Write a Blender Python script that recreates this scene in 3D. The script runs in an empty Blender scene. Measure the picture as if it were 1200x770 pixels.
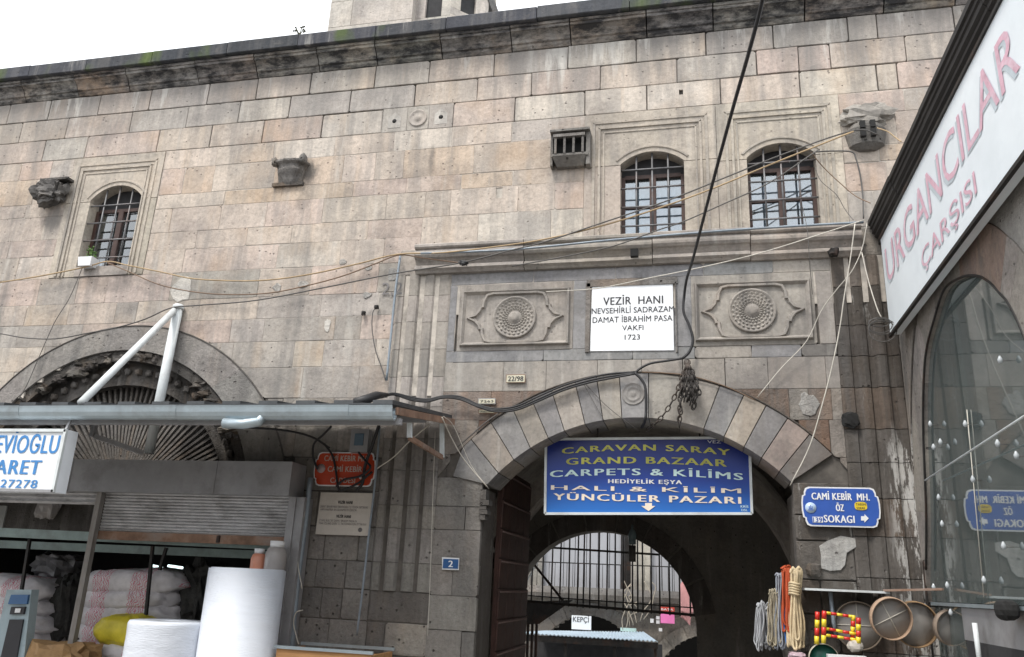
import bpy, bmesh, math, random
from mathutils import Vector, Matrix, noise
rnd = random.Random(7)
PI = math.pi
SC = bpy.context.scene
COL = SC.collection

# ------------------------------------------------------------------ camera
RGT = Vector((0.9749479, 0.2182714, 0.0428273))
DWN = Vector((-0.0259618, 0.3028881, -0.9526725))
FWD = Vector((-0.2209130, 0.9276941, 0.3009668))
EYE = Vector((0, 0, 1.6))
FPX = 942.34
cam_d = bpy.data.cameras.new('camera')
cam = bpy.data.objects.new('camera', cam_d)
COL.objects.link(cam)
m3 = Matrix((RGT, -DWN, -FWD)).transposed()
cam.matrix_world = Matrix.Translation(EYE) @ m3.to_4x4()
cam_d.sensor_width = 36
cam_d.lens = FPX / 1200 * 36
cam_d.clip_end = 2000
SC.camera = cam

# ------------------------------------------------------------------ world, sun, exposure
W = bpy.data.worlds.new('World')
SC.world = W
W.use_nodes = True
nt = W.node_tree
nt.nodes.clear()
SUN_EL, SUN_AZ = math.radians(58), math.radians(205)      # azimuth clockwise from +Y: behind the camera, a little left
sky = nt.nodes.new('ShaderNodeTexSky')
sky.sky_type = 'NISHITA'
sky.sun_disc = False
sky.sun_elevation = SUN_EL
sky.sun_rotation = SUN_AZ
b1 = nt.nodes.new('ShaderNodeBackground')
b1.inputs[1].default_value = 0.06
nt.links.new(sky.outputs[0], b1.inputs[0])
b2 = nt.nodes.new('ShaderNodeBackground')                  # the bright even cloud deck
tc = nt.nodes.new('ShaderNodeTexCoord')
cn = nt.nodes.new('ShaderNodeTexNoise')
cn.inputs['Scale'].default_value = 1.6
cn.inputs['Detail'].default_value = 5
cr = nt.nodes.new('ShaderNodeValToRGB')
cr.color_ramp.elements[0].position = 0.3
cr.color_ramp.elements[0].color = (0.90, 0.94, 1.0, 1)
cr.color_ramp.elements[1].position = 0.7
cr.color_ramp.elements[1].color = (1.0, 1.0, 1.0, 1)
nt.links.new(tc.outputs['Generated'], cn.inputs['Vector'])
nt.links.new(cn.outputs['Fac'], cr.inputs[0])
nt.links.new(cr.outputs[0], b2.inputs[0])
b2.inputs[1].default_value = 0.98
mxw = nt.nodes.new('ShaderNodeMixShader')
mxw.inputs[0].default_value = 0.88
nt.links.new(b1.outputs[0], mxw.inputs[1])
nt.links.new(b2.outputs[0], mxw.inputs[2])
wo = nt.nodes.new('ShaderNodeOutputWorld')
nt.links.new(mxw.outputs[0], wo.inputs[0])
sl = bpy.data.lights.new('sun', 'SUN')
sl.energy = 1.5
sl.angle = math.radians(13)
sl.color = (1.0, 0.95, 0.88)
so = bpy.data.objects.new('sun', sl)
COL.objects.link(so)
sd = Vector((math.sin(SUN_AZ) * math.cos(SUN_EL), math.cos(SUN_AZ) * math.cos(SUN_EL), math.sin(SUN_EL)))
so.rotation_euler = sd.to_track_quat('Z', 'Y').to_euler()
so.location = (0, -5, 20)
SC.view_settings.view_transform = 'Standard'
SC.view_settings.look = 'None'
SC.view_settings.gamma = 1
SC.view_settings.exposure = 1.14

# ------------------------------------------------------------------ photograph -> place
FY = 9.0                                                   # the facade plane
def ray(px, py):
    return RGT * ((px - 600) / FPX) + DWN * ((py - 385) / FPX) + FWD
def P(px, py, Y=FY):
    r = ray(px, py)
    return EYE + r * (Y / r.y)
def PXp(px, py, X):
    r = ray(px, py)
    return EYE + r * (X / r.x)
def xat(px, z, Y=FY):
    # X of the point (X,Y,z) that projects to column px
    k = (px - 600) / FPX
    zr = z - 1.6
    a = RGT.x - k * FWD.x
    b = k * (FWD.y * Y + FWD.z * zr) - (RGT.y * Y + RGT.z * zr)
    return b / a

# ------------------------------------------------------------------ materials
MATS = {}
def newmat(name):
    m = bpy.data.materials.new(name)
    m.use_nodes = True
    n = m.node_tree
    bs = n.nodes['Principled BSDF']
    return m, n, bs
def N(n, t, **kw):
    nd = n.nodes.new(t)
    for k, v in kw.items():
        if k in nd.inputs:
            nd.inputs[k].default_value = v
        else:
            setattr(nd, k, v)
    return nd
def ramp(n, src, stops):
    r = n.nodes.new('ShaderNodeValToRGB')
    e = r.color_ramp.elements
    while len(e) > 1:
        e.remove(e[-1])
    e[0].position = stops[0][0]
    e[0].color = (*stops[0][1], 1) if isinstance(stops[0][1], tuple) else (stops[0][1],) * 3 + (1,)
    for p, c in stops[1:]:
        q = e.new(p)
        q.color = (*c, 1) if isinstance(c, tuple) else (c, c, c, 1)
    n.links.new(src, r.inputs[0])
    return r.outputs[0]
def mix(n, fac, a, b, mode='MIX'):
    q = n.nodes.new('ShaderNodeMix')
    q.data_type = 'RGBA'
    q.blend_type = mode
    for i, v in ((0, fac), (6, a), (7, b)):
        if hasattr(v, 'links'):
            n.links.new(v, q.inputs[i])
        elif isinstance(v, (int, float)):
            q.inputs[i].default_value = v if i == 0 else (v, v, v, 1)
        else:
            q.inputs[i].default_value = (*v, 1)
    return q.outputs[2]
def mapping(n, src, scale, loc=(0, 0, 0)):
    mp = n.nodes.new('ShaderNodeMapping')
    mp.inputs['Scale'].default_value = scale
    mp.inputs['Location'].default_value = loc
    n.links.new(src, mp.inputs['Vector'])
    return mp.outputs[0]
def tnoise(n, vec, scale, detail=5, rough=0.6):
    t = N(n, 'ShaderNodeTexNoise', Scale=scale, Detail=detail, Roughness=rough)
    n.links.new(vec, t.inputs['Vector'])
    return t.outputs['Fac']

def n1s(n, geo):
    return tnoise(n, mapping(n, geo, (3.5, 3.5, .8)), 1.6, 6, .65)
def stone_mat(name, soot=0.0, streak=0.45, pits=1.0, ochre=0.35, rough_bump=1.0, objcol=True, col=(.4, .36, .3), lichen=0.0, moss=0.0, stains=(), drips=False, runoff=False):
    m, n, bs = newmat(name)
    geo = N(n, 'ShaderNodeNewGeometry').outputs['Position']
    oi = N(n, 'ShaderNodeObjectInfo')
    base = oi.outputs['Color'] if objcol else None
    if base is None:
        rgb = N(n, 'ShaderNodeRGB')
        rgb.outputs[0].default_value = (*col, 1)
        base = rgb.outputs[0]
    # each stone has its own offset so that marks do not run on over the joints
    addv = N(n, 'ShaderNodeVectorMath', operation='MULTIPLY_ADD')
    comb = N(n, 'ShaderNodeCombineXYZ')
    for i in range(3):
        n.links.new(oi.outputs['Random'], comb.inputs[i])
    n.links.new(comb.outputs[0], addv.inputs[0])
    addv.inputs[1].default_value = (31, 17, 43)
    n.links.new(geo, addv.inputs[2])
    loc = addv.outputs[0]
    n1 = tnoise(n, loc, 1.7, 7, 0.65)
    c = mix(n, 1.0, base, ramp(n, n1, [(0.25, 0.74), (0.5, 0.98), (0.75, 1.15)]), 'MULTIPLY')
    n1b = tnoise(n, loc, 22, 4, 0.7)
    c = mix(n, 1.0, c, ramp(n, n1b, [(0.3, 0.80), (0.5, 1.0), (0.7, 1.15)]), 'MULTIPLY')
    mo = tnoise(n, mapping(n, geo, (1, 1, 1.3), (3, 5, 8)), 0.8, 9, 0.72)
    c = mix(n, 1.0, c, ramp(n, mo, [(0.34, (.70, .69, .70)), (0.46, (.93, .92, .91)), (0.56, (1.04, 1.02, 1.0)), (0.70, (1.16, 1.12, 1.08))]), 'MULTIPLY')
    mo2 = tnoise(n, loc, 4.5, 8, 0.75)
    c = mix(n, ramp(n, mo2, [(0.56, 0.0), (0.66, 0.38 + 0.2 * soot)]), c, (0.15, 0.14, 0.13))
    # iron staining
    no = tnoise(n, loc, 0.9, 3, 0.5)
    c = mix(n, ramp(n, no, [(0.55, 0.0), (0.72, ochre)]), c, (0.42, 0.27, 0.15))
    ps = tnoise(n, mapping(n, loc, (5.0, 5.0, 0.35)), 1.0, 5, 0.6)
    c = mix(n, ramp(n, ps, [(0.50, 0.0), (0.60, 0.38 * min(1, streak * 2))]), c, (0.25, 0.235, 0.22))
    ps2 = tnoise(n, mapping(n, loc, (4.0, 4.0, 0.3), (9, 2, 5)), 1.0, 4, 0.6)
    c = mix(n, ramp(n, ps2, [(0.58, 0.0), (0.70, 0.6 * ochre)]), c, (0.47, 0.34, 0.22))
    if runoff:
        sz_ = N(n, 'ShaderNodeSeparateXYZ')
        n.links.new(geo, sz_.inputs[0])
        mr = N(n, 'ShaderNodeMapRange')
        n.links.new(sz_.outputs[2], mr.inputs[0])
        mr.inputs[1].default_value = 7.2; mr.inputs[2].default_value = 8.5
        mr.inputs[3].default_value = -.06; mr.inputs[4].default_value = .16
        rn_ = tnoise(n, mapping(n, geo, (1.6, 1.6, .22), (2, 0, 7)), 1.5, 7, .7)
        ad2 = N(n, 'ShaderNodeMath', operation='ADD')
        n.links.new(rn_, ad2.inputs[0]); n.links.new(mr.outputs[0], ad2.inputs[1])
        c = mix(n, ramp(n, ad2.outputs[0], [(0.50, 0.0), (0.60, 0.42), (0.72, 0.72)]), c, (0.20, 0.19, 0.18))
        rn2 = tnoise(n, mapping(n, geo, (2.4, 2.4, .3), (8, 0, 1)), 1.5, 7, .7)
        ad3 = N(n, 'ShaderNodeMath', operation='ADD')
        n.links.new(rn2, ad3.inputs[0]); n.links.new(mr.outputs[0], ad3.inputs[1])
        c = mix(n, ramp(n, ad3.outputs[0], [(0.68, 0.0), (0.76, 0.5)]), c, (0.60, 0.58, 0.54))
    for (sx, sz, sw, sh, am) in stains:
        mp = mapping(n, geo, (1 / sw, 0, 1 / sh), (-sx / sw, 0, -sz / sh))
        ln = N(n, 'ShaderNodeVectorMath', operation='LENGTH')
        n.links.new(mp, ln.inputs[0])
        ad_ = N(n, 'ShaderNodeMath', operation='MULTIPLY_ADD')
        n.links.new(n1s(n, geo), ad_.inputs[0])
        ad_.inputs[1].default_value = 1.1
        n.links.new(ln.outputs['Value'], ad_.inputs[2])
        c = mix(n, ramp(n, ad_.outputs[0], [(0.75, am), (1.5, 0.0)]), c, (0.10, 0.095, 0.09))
    # water streaks run straight over the joints
    st = tnoise(n, mapping(n, geo, (3.2, 3.2, 0.28)), 1.4, 6, 0.65)
    c = mix(n, ramp(n, st, [(0.52, 0.0), (0.68, streak)]), c, (0.16, 0.155, 0.15))
    st2 = tnoise(n, mapping(n, geo, (4.5, 4.5, 0.5), (7, 3, 1)), 1.2, 5, 0.6)
    c = mix(n, ramp(n, st2, [(0.60, 0.0), (0.74, 0.4)]), c, (0.56, 0.54, 0.50))
    if soot:
        s = tnoise(n, mapping(n, geo, (1, 1, 0.6), (2, 9, 4)), 1.5, 7, 0.7)
        c = mix(n, ramp(n, s, [(0.32, soot), (0.66, soot * 0.35)]), c, (0.055, 0.048, 0.042))
    if drips:
        sp = N(n, 'ShaderNodeSeparateXYZ')
        n.links.new(geo, sp.inputs[0])
        dn = tnoise(n, mapping(n, geo, (5, 5, 0.9), (5, 1, 2)), 1.7, 8, 0.75)
        a1 = N(n, 'ShaderNodeMath', operation='MULTIPLY')
        n.links.new(ramp(n, dn, [(0.50, 0.0), (0.54, 1.0)]), a1.inputs[0])
        mx_ = N(n, 'ShaderNodeMapRange')
        n.links.new(sp.outputs[0], mx_.inputs[0])
        mx_.inputs[1].default_value = 1.86; mx_.inputs[2].default_value = 2.0
        n.links.new(mx_.outputs[0], a1.inputs[1])
        a2 = N(n, 'ShaderNodeMath', operation='MULTIPLY')
        n.links.new(a1.outputs[0], a2.inputs[0])
        mz_ = N(n, 'ShaderNodeMapRange')
        n.links.new(sp.outputs[2], mz_.inputs[0])
        mz_.inputs[1].default_value = 3.4; mz_.inputs[2].default_value = 3.0
        n.links.new(mz_.outputs[0], a2.inputs[1])
        c = mix(n, a2.outputs[0], c, (0.50, 0.49, 0.47))
    if soot > .5:
        s = tnoise(n, mapping(n, geo, (2.6, 2.6, 0.45), (5, 1, 2)), 2.3, 8, 0.78)
        c = mix(n, ramp(n, s, [(0.60, 0.0), (0.66, 0.55), (0.74, 0.85)]), c, (0.42, 0.41, 0.39))
    if lichen:
        s = tnoise(n, mapping(n, geo, (1.6, 1, 5.0), (2, 9, 4)), 1.7, 6, 0.75)
        c = mix(n, ramp(n, s, [(0.40, lichen), (0.60, 0.0)]), c, (0.025, 0.025, 0.027))
    if moss:
        s = tnoise(n, mapping(n, geo, (1.3, 1, 0.6), (4, 9, 4)), 1.15, 3, 0.5)
        c = mix(n, ramp(n, s, [(0.60, 0.0), (0.72, moss)]), c, (0.085, 0.12, 0.03))
    # pits
    v = N(n, 'ShaderNodeTexVoronoi', Scale=11.0)
    n.links.new(loc, v.inputs['Vector'])
    pn = tnoise(n, loc, 3.1, 3, 0.6)
    pm = N(n, 'ShaderNodeMath', operation='MULTIPLY')
    n.links.new(ramp(n, v.outputs['Distance'], [(0.10, 1.0), (0.17, 0.0)]), pm.inputs[0])
    n.links.new(ramp(n, pn, [(0.50, 0.0), (0.58, 1.0)]), pm.inputs[1])
    pmf = N(n, 'ShaderNodeMath', operation='MULTIPLY')
    n.links.new(pm.outputs[0], pmf.inputs[0])
    pmf.inputs[1].default_value = 0.75 * pits
    c = mix(n, pmf.outputs[0], c, (0.09, 0.08, 0.075))
    n.links.new(c, bs.inputs['Base Color'])
    bs.inputs['Roughness'].default_value = 0.92
    bs.inputs['Specular IOR Level'].default_value = 0.25
    # relief
    h1 = tnoise(n, loc, 9, 8, 0.75)
    sub = N(n, 'ShaderNodeMath', operation='SUBTRACT')
    n.links.new(h1, sub.inputs[0])
    n.links.new(pm.outputs[0], sub.inputs[1])
    bp = N(n, 'ShaderNodeBump', Strength=0.55 * rough_bump, Distance=0.03)
    n.links.new(sub.outputs[0], bp.inputs['Height'])
    n.links.new(bp.outputs[0], bs.inputs['Normal'])
    return m
def simple_mat(name, col, rough=0.6, metal=0.0, var=0.15, scale=6.0, bump=0.15, spec=0.5, dirt=0.0, dirtcol=(0.08, 0.06, 0.05), stretch=(1, 1, 1), objcol=False, dscale=2.5):
    m, n, bs = newmat(name)
    tcn = N(n, 'ShaderNodeTexCoord').outputs['Object']
    v = mapping(n, tcn, stretch)
    n1 = tnoise(n, v, scale, 6, 0.65)
    base = N(n, 'ShaderNodeObjectInfo').outputs['Color'] if objcol else col
    c = mix(n, 1.0, base, ramp(n, n1, [(0.3, 1 - var), (0.7, 1 + var)]), 'MULTIPLY')
    if dirt:
        n2 = tnoise(n, v, dscale, 8, 0.7)
        c = mix(n, ramp(n, n2, [(0.5, 0.0), (0.66, dirt)]), c, dirtcol)
    n.links.new(c, bs.inputs['Base Color'])
    bs.inputs['Roughness'].default_value = rough
    bs.inputs['Metallic'].default_value = metal
    bs.inputs['Specular IOR Level'].default_value = spec
    if bump:
        bp = N(n, 'ShaderNodeBump', Strength=bump, Distance=0.01)
        n.links.new(tnoise(n, v, scale * 5, 4, 0.6), bp.inputs['Height'])
        n.links.new(bp.outputs[0], bs.inputs['Normal'])
    return m

M = {}
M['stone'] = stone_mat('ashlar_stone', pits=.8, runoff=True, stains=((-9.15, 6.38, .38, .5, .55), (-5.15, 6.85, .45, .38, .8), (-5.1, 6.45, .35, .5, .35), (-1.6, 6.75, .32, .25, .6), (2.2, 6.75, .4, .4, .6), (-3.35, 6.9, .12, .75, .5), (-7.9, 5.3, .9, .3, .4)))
M['stone_low'] = stone_mat('sooty_shaded_ashlar', soot=0.28, streak=0.6, ochre=0.15, rough_bump=2.2)  # soot plus some street shade, both put into the lower wall's colour
M['stone_soot'] = stone_mat('dark_sooty_stone', drips=True, soot=0.7, streak=0.6, ochre=0.15, rough_bump=1.6)
M['carved'] = stone_mat('carved_stone', streak=0.55, soot=.14, pits=0.6, ochre=0.1, rough_bump=0.6)
M['band'] = stone_mat('blue_grey_band_stone', streak=0.2, pits=0.3, ochre=0.0, rough_bump=0.5)
M['cornice'] = stone_mat('blackened_cornice_stone', streak=0.6, pits=0.4, lichen=0.95, rough_bump=1.2)
M['coping'] = stone_mat('mossy_basalt_coping', streak=0.2, pits=0.2, ochre=0.0, moss=0.8, rough_bump=1.0)
M['weathered'] = stone_mat('weathered_bracket_stone', soot=0.5, streak=0.5, pits=1.2, rough_bump=2.5)
M['mortar'] = simple_mat('dark_joint_mortar', (.10, .09, .08), 0.95, var=.4)
M['mortar_light'] = simple_mat('pale_mortar', (.47, .43, .38), 0.95, var=.3, dirt=.6, dirtcol=(.1, .09, .08))
M['plaster'] = stone_mat('rough_plaster', objcol=False, col=(.44, .43, .41), streak=.3, pits=1.2, rough_bump=3, ochre=.1)
M['pale_patch'] = stone_mat('pale_cement_patch', objcol=False, col=(.58, .56, .52), streak=.2, pits=.3, rough_bump=2, ochre=0)
M['black'] = simple_mat('black_and_hole_shade', (.012, .012, .012), .9)  # plain black; also painted as shade inside holes, recesses and arch backs
M['dark_iron'] = simple_mat('dark_iron', (.035, .033, .032), .55, 0.6, var=.4, dirt=.4, dirtcol=(.12, .05, .025))
M['grille'] = simple_mat('grey_iron_bar', (.15, .15, .155), .5, .6, var=.3, dirt=.5, dirtcol=(.16, .08, .05))
M['wood'] = simple_mat('brown_painted_wood', (.06, .03, .023), .5, var=.3, stretch=(6, 6, 1), dirt=.3)
M['white_paint'] = simple_mat('white_painted_tube', (.62, .66, .67), .4, .0, var=.08, dirt=.35, dirtcol=(.3, .27, .24))
M['zinc'] = simple_mat('zinc_gutter', (.40, .47, .51), .42, .55, var=.15, dirt=.35, dirtcol=(.2, .2, .2), scale=3)
M['grey_metal'] = simple_mat('grey_painted_metal', (.30, .30, .31), .5, .2, var=.15, dirt=.4, dirtcol=(.12, .11, .10), scale=2)
M['shutter'] = simple_mat('roller_shutter_metal', (.52, .52, .53), .45, .2, var=.2, dirt=.5, dirtcol=(.09, .08, .07), stretch=(1, 1, 3))
M['rust'] = simple_mat('rusty_metal', (.26, .16, .11), .85, .2, var=.4, dirt=.8, dirtcol=(.25, .22, .2), scale=5)
M['pipe'] = simple_mat('grey_blue_conduit', (.24, .28, .32), .45, .3, var=.15, dirt=.3)
M['worn_post'] = simple_mat('worn_grey_brown_paint', (.25, .235, .22), .6, .1, var=.2, dirt=.6, dirtcol=(.13, .10, .08), stretch=(3, 3, .6))
M['teal'] = simple_mat('pale_teal_beam', (.22, .29, .28), .5, .1, var=.15, dirt=.4)
M['cable'] = simple_mat('black_cable', (.016, .016, .018), .55, var=.2)
M['cable_grey'] = simple_mat('grey_cable', (.085, .08, .075), .6, var=.2)
M['cable_tan'] = simple_mat('tan_cable', (.36, .26, .15), .7, var=.25)
M['cable_brown'] = simple_mat('brown_cable', (.17, .11, .07), .7, var=.25)
M['rope_white'] = simple_mat('off_white_string', (.55, .52, .46), .8, var=.15)
M['chain'] = simple_mat('dark_chain_iron', (.05, .045, .042), .6, .5, var=.4, dirt=.35, dirtcol=(.14, .09, .06))
M['marble'] = simple_mat('white_marble', (.84, .86, .88), .3, var=.04, scale=1.4, dirt=.4, dirtcol=(.62, .65, .72), stretch=(1, 1, .35), dscale=1.5)
M['ink'] = simple_mat('black_lettering', (.03, .03, .035), .6, var=.1, bump=0)
M['ink_grey'] = simple_mat('grey_lettering', (.16, .15, .15), .7, var=.1, bump=0)
M['white'] = simple_mat('white_enamel', (.75, .76, .77), .4, var=.05, dirt=.15, dirtcol=(.4, .38, .35))
M['white_letter'] = simple_mat('white_lettering', (.78, .79, .80), .4, var=.05, bump=0)
M['cream_plate'] = simple_mat('cream_stone_plate', (.50, .46, .41), .6, var=.07, dirt=.25, dirtcol=(.3, .26, .22))
M['red_sign'] = simple_mat('red_enamel', (.50, .055, .015), .35, var=.12, dirt=.35, dirtcol=(.18, .03, .02))
M['blue_sign'] = simple_mat('blue_enamel', (.035, .10, .40), .3, var=.08)
M['blue_num'] = simple_mat('dark_blue_enamel', (.02, .09, .25), .35, var=.08)
M['yellow'] = simple_mat('yellow_letters', (.50, .50, .10), .5, var=.35, scale=2.5, bump=0)
M['cyan_letters'] = simple_mat('pale_cyan_letters', (.60, .78, .78), .5, var=.1, bump=0)
M['peach'] = simple_mat('peach_letters', (.80, .70, .58), .5, var=.12, scale=8, bump=0)
M['badge_yellow'] = simple_mat('yellow_badge', (.75, .55, .03), .4, var=.05)
M['pink_letter'] = simple_mat('faded_pink_letters', (.66, .41, .49), .6, var=.2, scale=9, bump=0, dirt=.6, dirtcol=(.76, .70, .76), dscale=5)
M['shadow_letter'] = simple_mat('pale_grey_letter_edge', (.50, .56, .60), .6, var=.15, bump=0)
M['sign_white'] = simple_mat('translucent_white_sign', (.80, .86, .90), .35, var=.05, scale=1.5, dirt=.2, dirtcol=(.6, .66, .7))
M['shop_white'] = simple_mat('white_sign_face', (.80, .84, .88), .35, var=.04)
M['blue_letter'] = simple_mat('blue_lettering', (.05, .22, .52), .5, var=.15, bump=0)
M['ledge'] = simple_mat('black_ledge_stone', (.020, .018, .017), .75, var=.4, scale=3, dirt=.4, dirtcol=(.07, .065, .06), stretch=(1, .3, 1), bump=.6)
M['foam'] = simple_mat('white_foam_roll', (.66, .70, .77), .5, var=.07, scale=3, stretch=(1, 1, 6), bump=.6, dirt=.25, dirtcol=(.45, .46, .48), dscale=1.5)
M['plastic'] = simple_mat('clear_bottle_plastic', (.33, .31, .30), .25, var=.1)
M['orange_plastic'] = simple_mat('orange_label', (.60, .25, .16), .35, var=.1)
M['kraft'] = simple_mat('brown_kraft_paper', (.33, .20, .09), .8, var=.25, bump=.5)
M['crate'] = simple_mat('orange_wood_crate', (.45, .24, .10), .8, var=.25, stretch=(.3, 3, 3))
M['yellow_sack'] = simple_mat('yellow_sack', (.62, .52, .04), .45, var=.25, scale=4, bump=.6)
M['darknet'] = simple_mat('black_net_sack', (.035, .035, .033), .7, var=.6, scale=20, bump=1)
M['leaf'] = simple_mat('green_leaf', (.08, .16, .03), .6, var=.4)
M['dry_plant'] = simple_mat('dry_weed', (.06, .06, .03), .8, var=.4)
M['scale_blue'] = simple_mat('blue_scale_panel', (.05, .13, .28), .3, var=.1)
M['scale_body'] = simple_mat('pale_blue_scale_body', (.33, .42, .46), .4, var=.08, dirt=.3)
M['pink_sign'] = simple_mat('pink_sign', (.85, .22, .52), .5, var=.05)
M['red_cloth'] = simple_mat('red_cloth', (.55, .06, .04), .8, var=.2)
M['canopy'] = simple_mat('corrugated_pale_canopy', (.50, .60, .68), .5, .2, var=.15, scale=3)
M['panel_white'] = simple_mat('grey_white_shutter_panel', (.38, .39, .42), .6, var=.12, scale=1.2, stretch=(1, 1, .3))
M['paving'] = simple_mat('worn_stone_paving', (.24, .225, .205), .9, var=.3, scale=.8, dirt=.5, dirtcol=(.12, .11, .10))
M['curtain'] = simple_mat('pale_curtain', (.50, .58, .70), .9, var=.4, scale=1.8, stretch=(3, 3, .6))
M['curtain_b'] = simple_mat('printed_curtain', (.42, .48, .60), .9, var=.5, scale=3, dirt=.8, dirtcol=(.55, .35, .35), dscale=1.3)
M['objpaint'] = simple_mat('tinted_fibre', (1, 1, 1), .75, var=.2, scale=14, objcol=True, bump=.4)
M['objgloss'] = simple_mat('tinted_plastic', (1, 1, 1), .3, var=.05, objcol=True, bump=0)
M['lamp'] = simple_mat('frosted_white_bulb', (.42, .45, .47), .25, var=.03)
M['door_iron'] = simple_mat('red_brown_door_iron', (.06, .028, .022), .6, .35, var=.4, scale=5, dirt=.5, dirtcol=(.03, .025, .022), bump=.6)
M['roof'] = simple_mat('awning_roof_sheet', (.07, .075, .08), .6, .3, var=.3)
M['lead'] = simple_mat('grey_roof_lead', (.2, .21, .22), .7, var=.3)
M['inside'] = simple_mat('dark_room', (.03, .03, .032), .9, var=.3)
M['tower'] = stone_mat('pale_tower_stone', streak=.25, pits=.4, ochre=.08)

def sack_mat():
    m, n, bs = newmat('white_woven_sack')
    t = N(n, 'ShaderNodeTexCoord').outputs['Object']
    n1 = tnoise(n, t, 5, 5)
    c = mix(n, 1.0, (.62, .60, .62), ramp(n, n1, [(.3, .7), (.7, 1.15)]), 'MULTIPLY')
    w = N(n, 'ShaderNodeTexWave', Scale=9.0, Distortion=14.0, Detail=3.0)
    n.links.new(mapping(n, t, (1, 1, 2.2)), w.inputs['Vector'])
    g = N(n, 'ShaderNodeTexWave', Scale=0.55, Distortion=1.0)
    n.links.new(t, g.inputs['Vector'])
    mm = N(n, 'ShaderNodeMath', operation='MULTIPLY')
    n.links.new(ramp(n, w.outputs['Fac'], [(.62, 0.0), (.72, 1.0)]), mm.inputs[0])
    n.links.new(ramp(n, g.outputs['Fac'], [(.55, 0.0), (.65, .85)]), mm.inputs[1])
    c = mix(n, mm.outputs[0], c, (.50, .10, .16))
    n.links.new(c, bs.inputs['Base Color'])
    bs.inputs['Roughness'].default_value = .6
    bp = N(n, 'ShaderNodeBump', Strength=.6, Distance=.02)
    n.links.new(tnoise(n, t, 12, 5), bp.inputs['Height'])
    n.links.new(bp.outputs[0], bs.inputs['Normal'])
    return m
M['sack'] = sack_mat()

def glass_mat(name, tint, refl, transp, rough=0.02, wob=0.0):
    m, n, bs = newmat(name)
    n.nodes.remove(bs)
    out = n.nodes['Material Output']
    gl = N(n, 'ShaderNodeBsdfGlossy', Roughness=rough)
    gl.inputs['Color'].default_value = (.95, .98, 1, 1)
    tr = N(n, 'ShaderNodeBsdfTransparent')
    tr.inputs['Color'].default_value = (*tint, 1)
    df = N(n, 'ShaderNodeBsdfDiffuse')
    df.inputs['Color'].default_value = (.18, .215, .21, 1)
    m1 = N(n, 'ShaderNodeMixShader')
    m1.inputs[0].default_value = 1 - transp
    n.links.new(tr.outputs[0], m1.inputs[1])
    n.links.new(df.outputs[0], m1.inputs[2])
    fr = N(n, 'ShaderNodeFresnel', IOR=1.5)
    ad = N(n, 'ShaderNodeMath', operation='MULTIPLY_ADD')
    n.links.new(fr.outputs[0], ad.inputs[0])
    ad.inputs[1].default_value = 1.0
    ad.inputs[2].default_value = refl
    ad.use_clamp = True
    m2 = N(n, 'ShaderNodeMixShader')
    n.links.new(ad.outputs[0], m2.inputs[0])
    n.links.new(m1.outputs[0], m2.inputs[1])
    n.links.new(gl.outputs[0], m2.inputs[2])
    n.links.new(m2.outputs[0], out.inputs[0])
    if wob:
        t = N(n, 'ShaderNodeNewGeometry').outputs['Position']
        bp = N(n, 'ShaderNodeBump', Strength=wob, Distance=.02)
        n.links.new(tnoise(n, t, 1.5, 2), bp.inputs['Height'])
        n.links.new(bp.outputs[0], gl.inputs['Normal'])
    return m
M['pane'] = glass_mat('window_pane', (.8, .85, .88), .16, .92, wob=.25)
M['shop_glass'] = glass_mat('dusty_shop_glass', (.62, .74, .72), .12, .48, rough=.03)

def mesh_net_mat():
    m, n, bs = newmat('sieve_wire_mesh')
    out = n.nodes['Material Output']
    bs.inputs['Base Color'].default_value = (.34, .32, .30, 1)
    bs.inputs['Roughness'].default_value = .5
    tr = N(n, 'ShaderNodeBsdfTransparent')
    m1 = N(n, 'ShaderNodeMixShader')
    m1.inputs[0].default_value = .9
    n.links.new(tr.outputs[0], m1.inputs[1])
    n.links.new(bs.outputs[0], m1.inputs[2])
    n.links.new(m1.outputs[0], out.inputs[0])
    return m
M['net'] = mesh_net_mat()

def blue_grad_mat():
    m, n, bs = newmat('printed_blue_gate_sign')
    t = N(n, 'ShaderNodeTexCoord').outputs['Generated']
    s = N(n, 'ShaderNodeSeparateXYZ')
    n.links.new(t, s.inputs[0])
    c = ramp(n, s.outputs[2], [(0, (.02, .16, .52)), (.45, (.012, .05, .30)), (1, (.008, .015, .14))])
    n.links.new(c, bs.inputs['Base Color'])
    bs.inputs['Roughness'].default_value = .35
    return m
M['gate_blue'] = blue_grad_mat()

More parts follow.
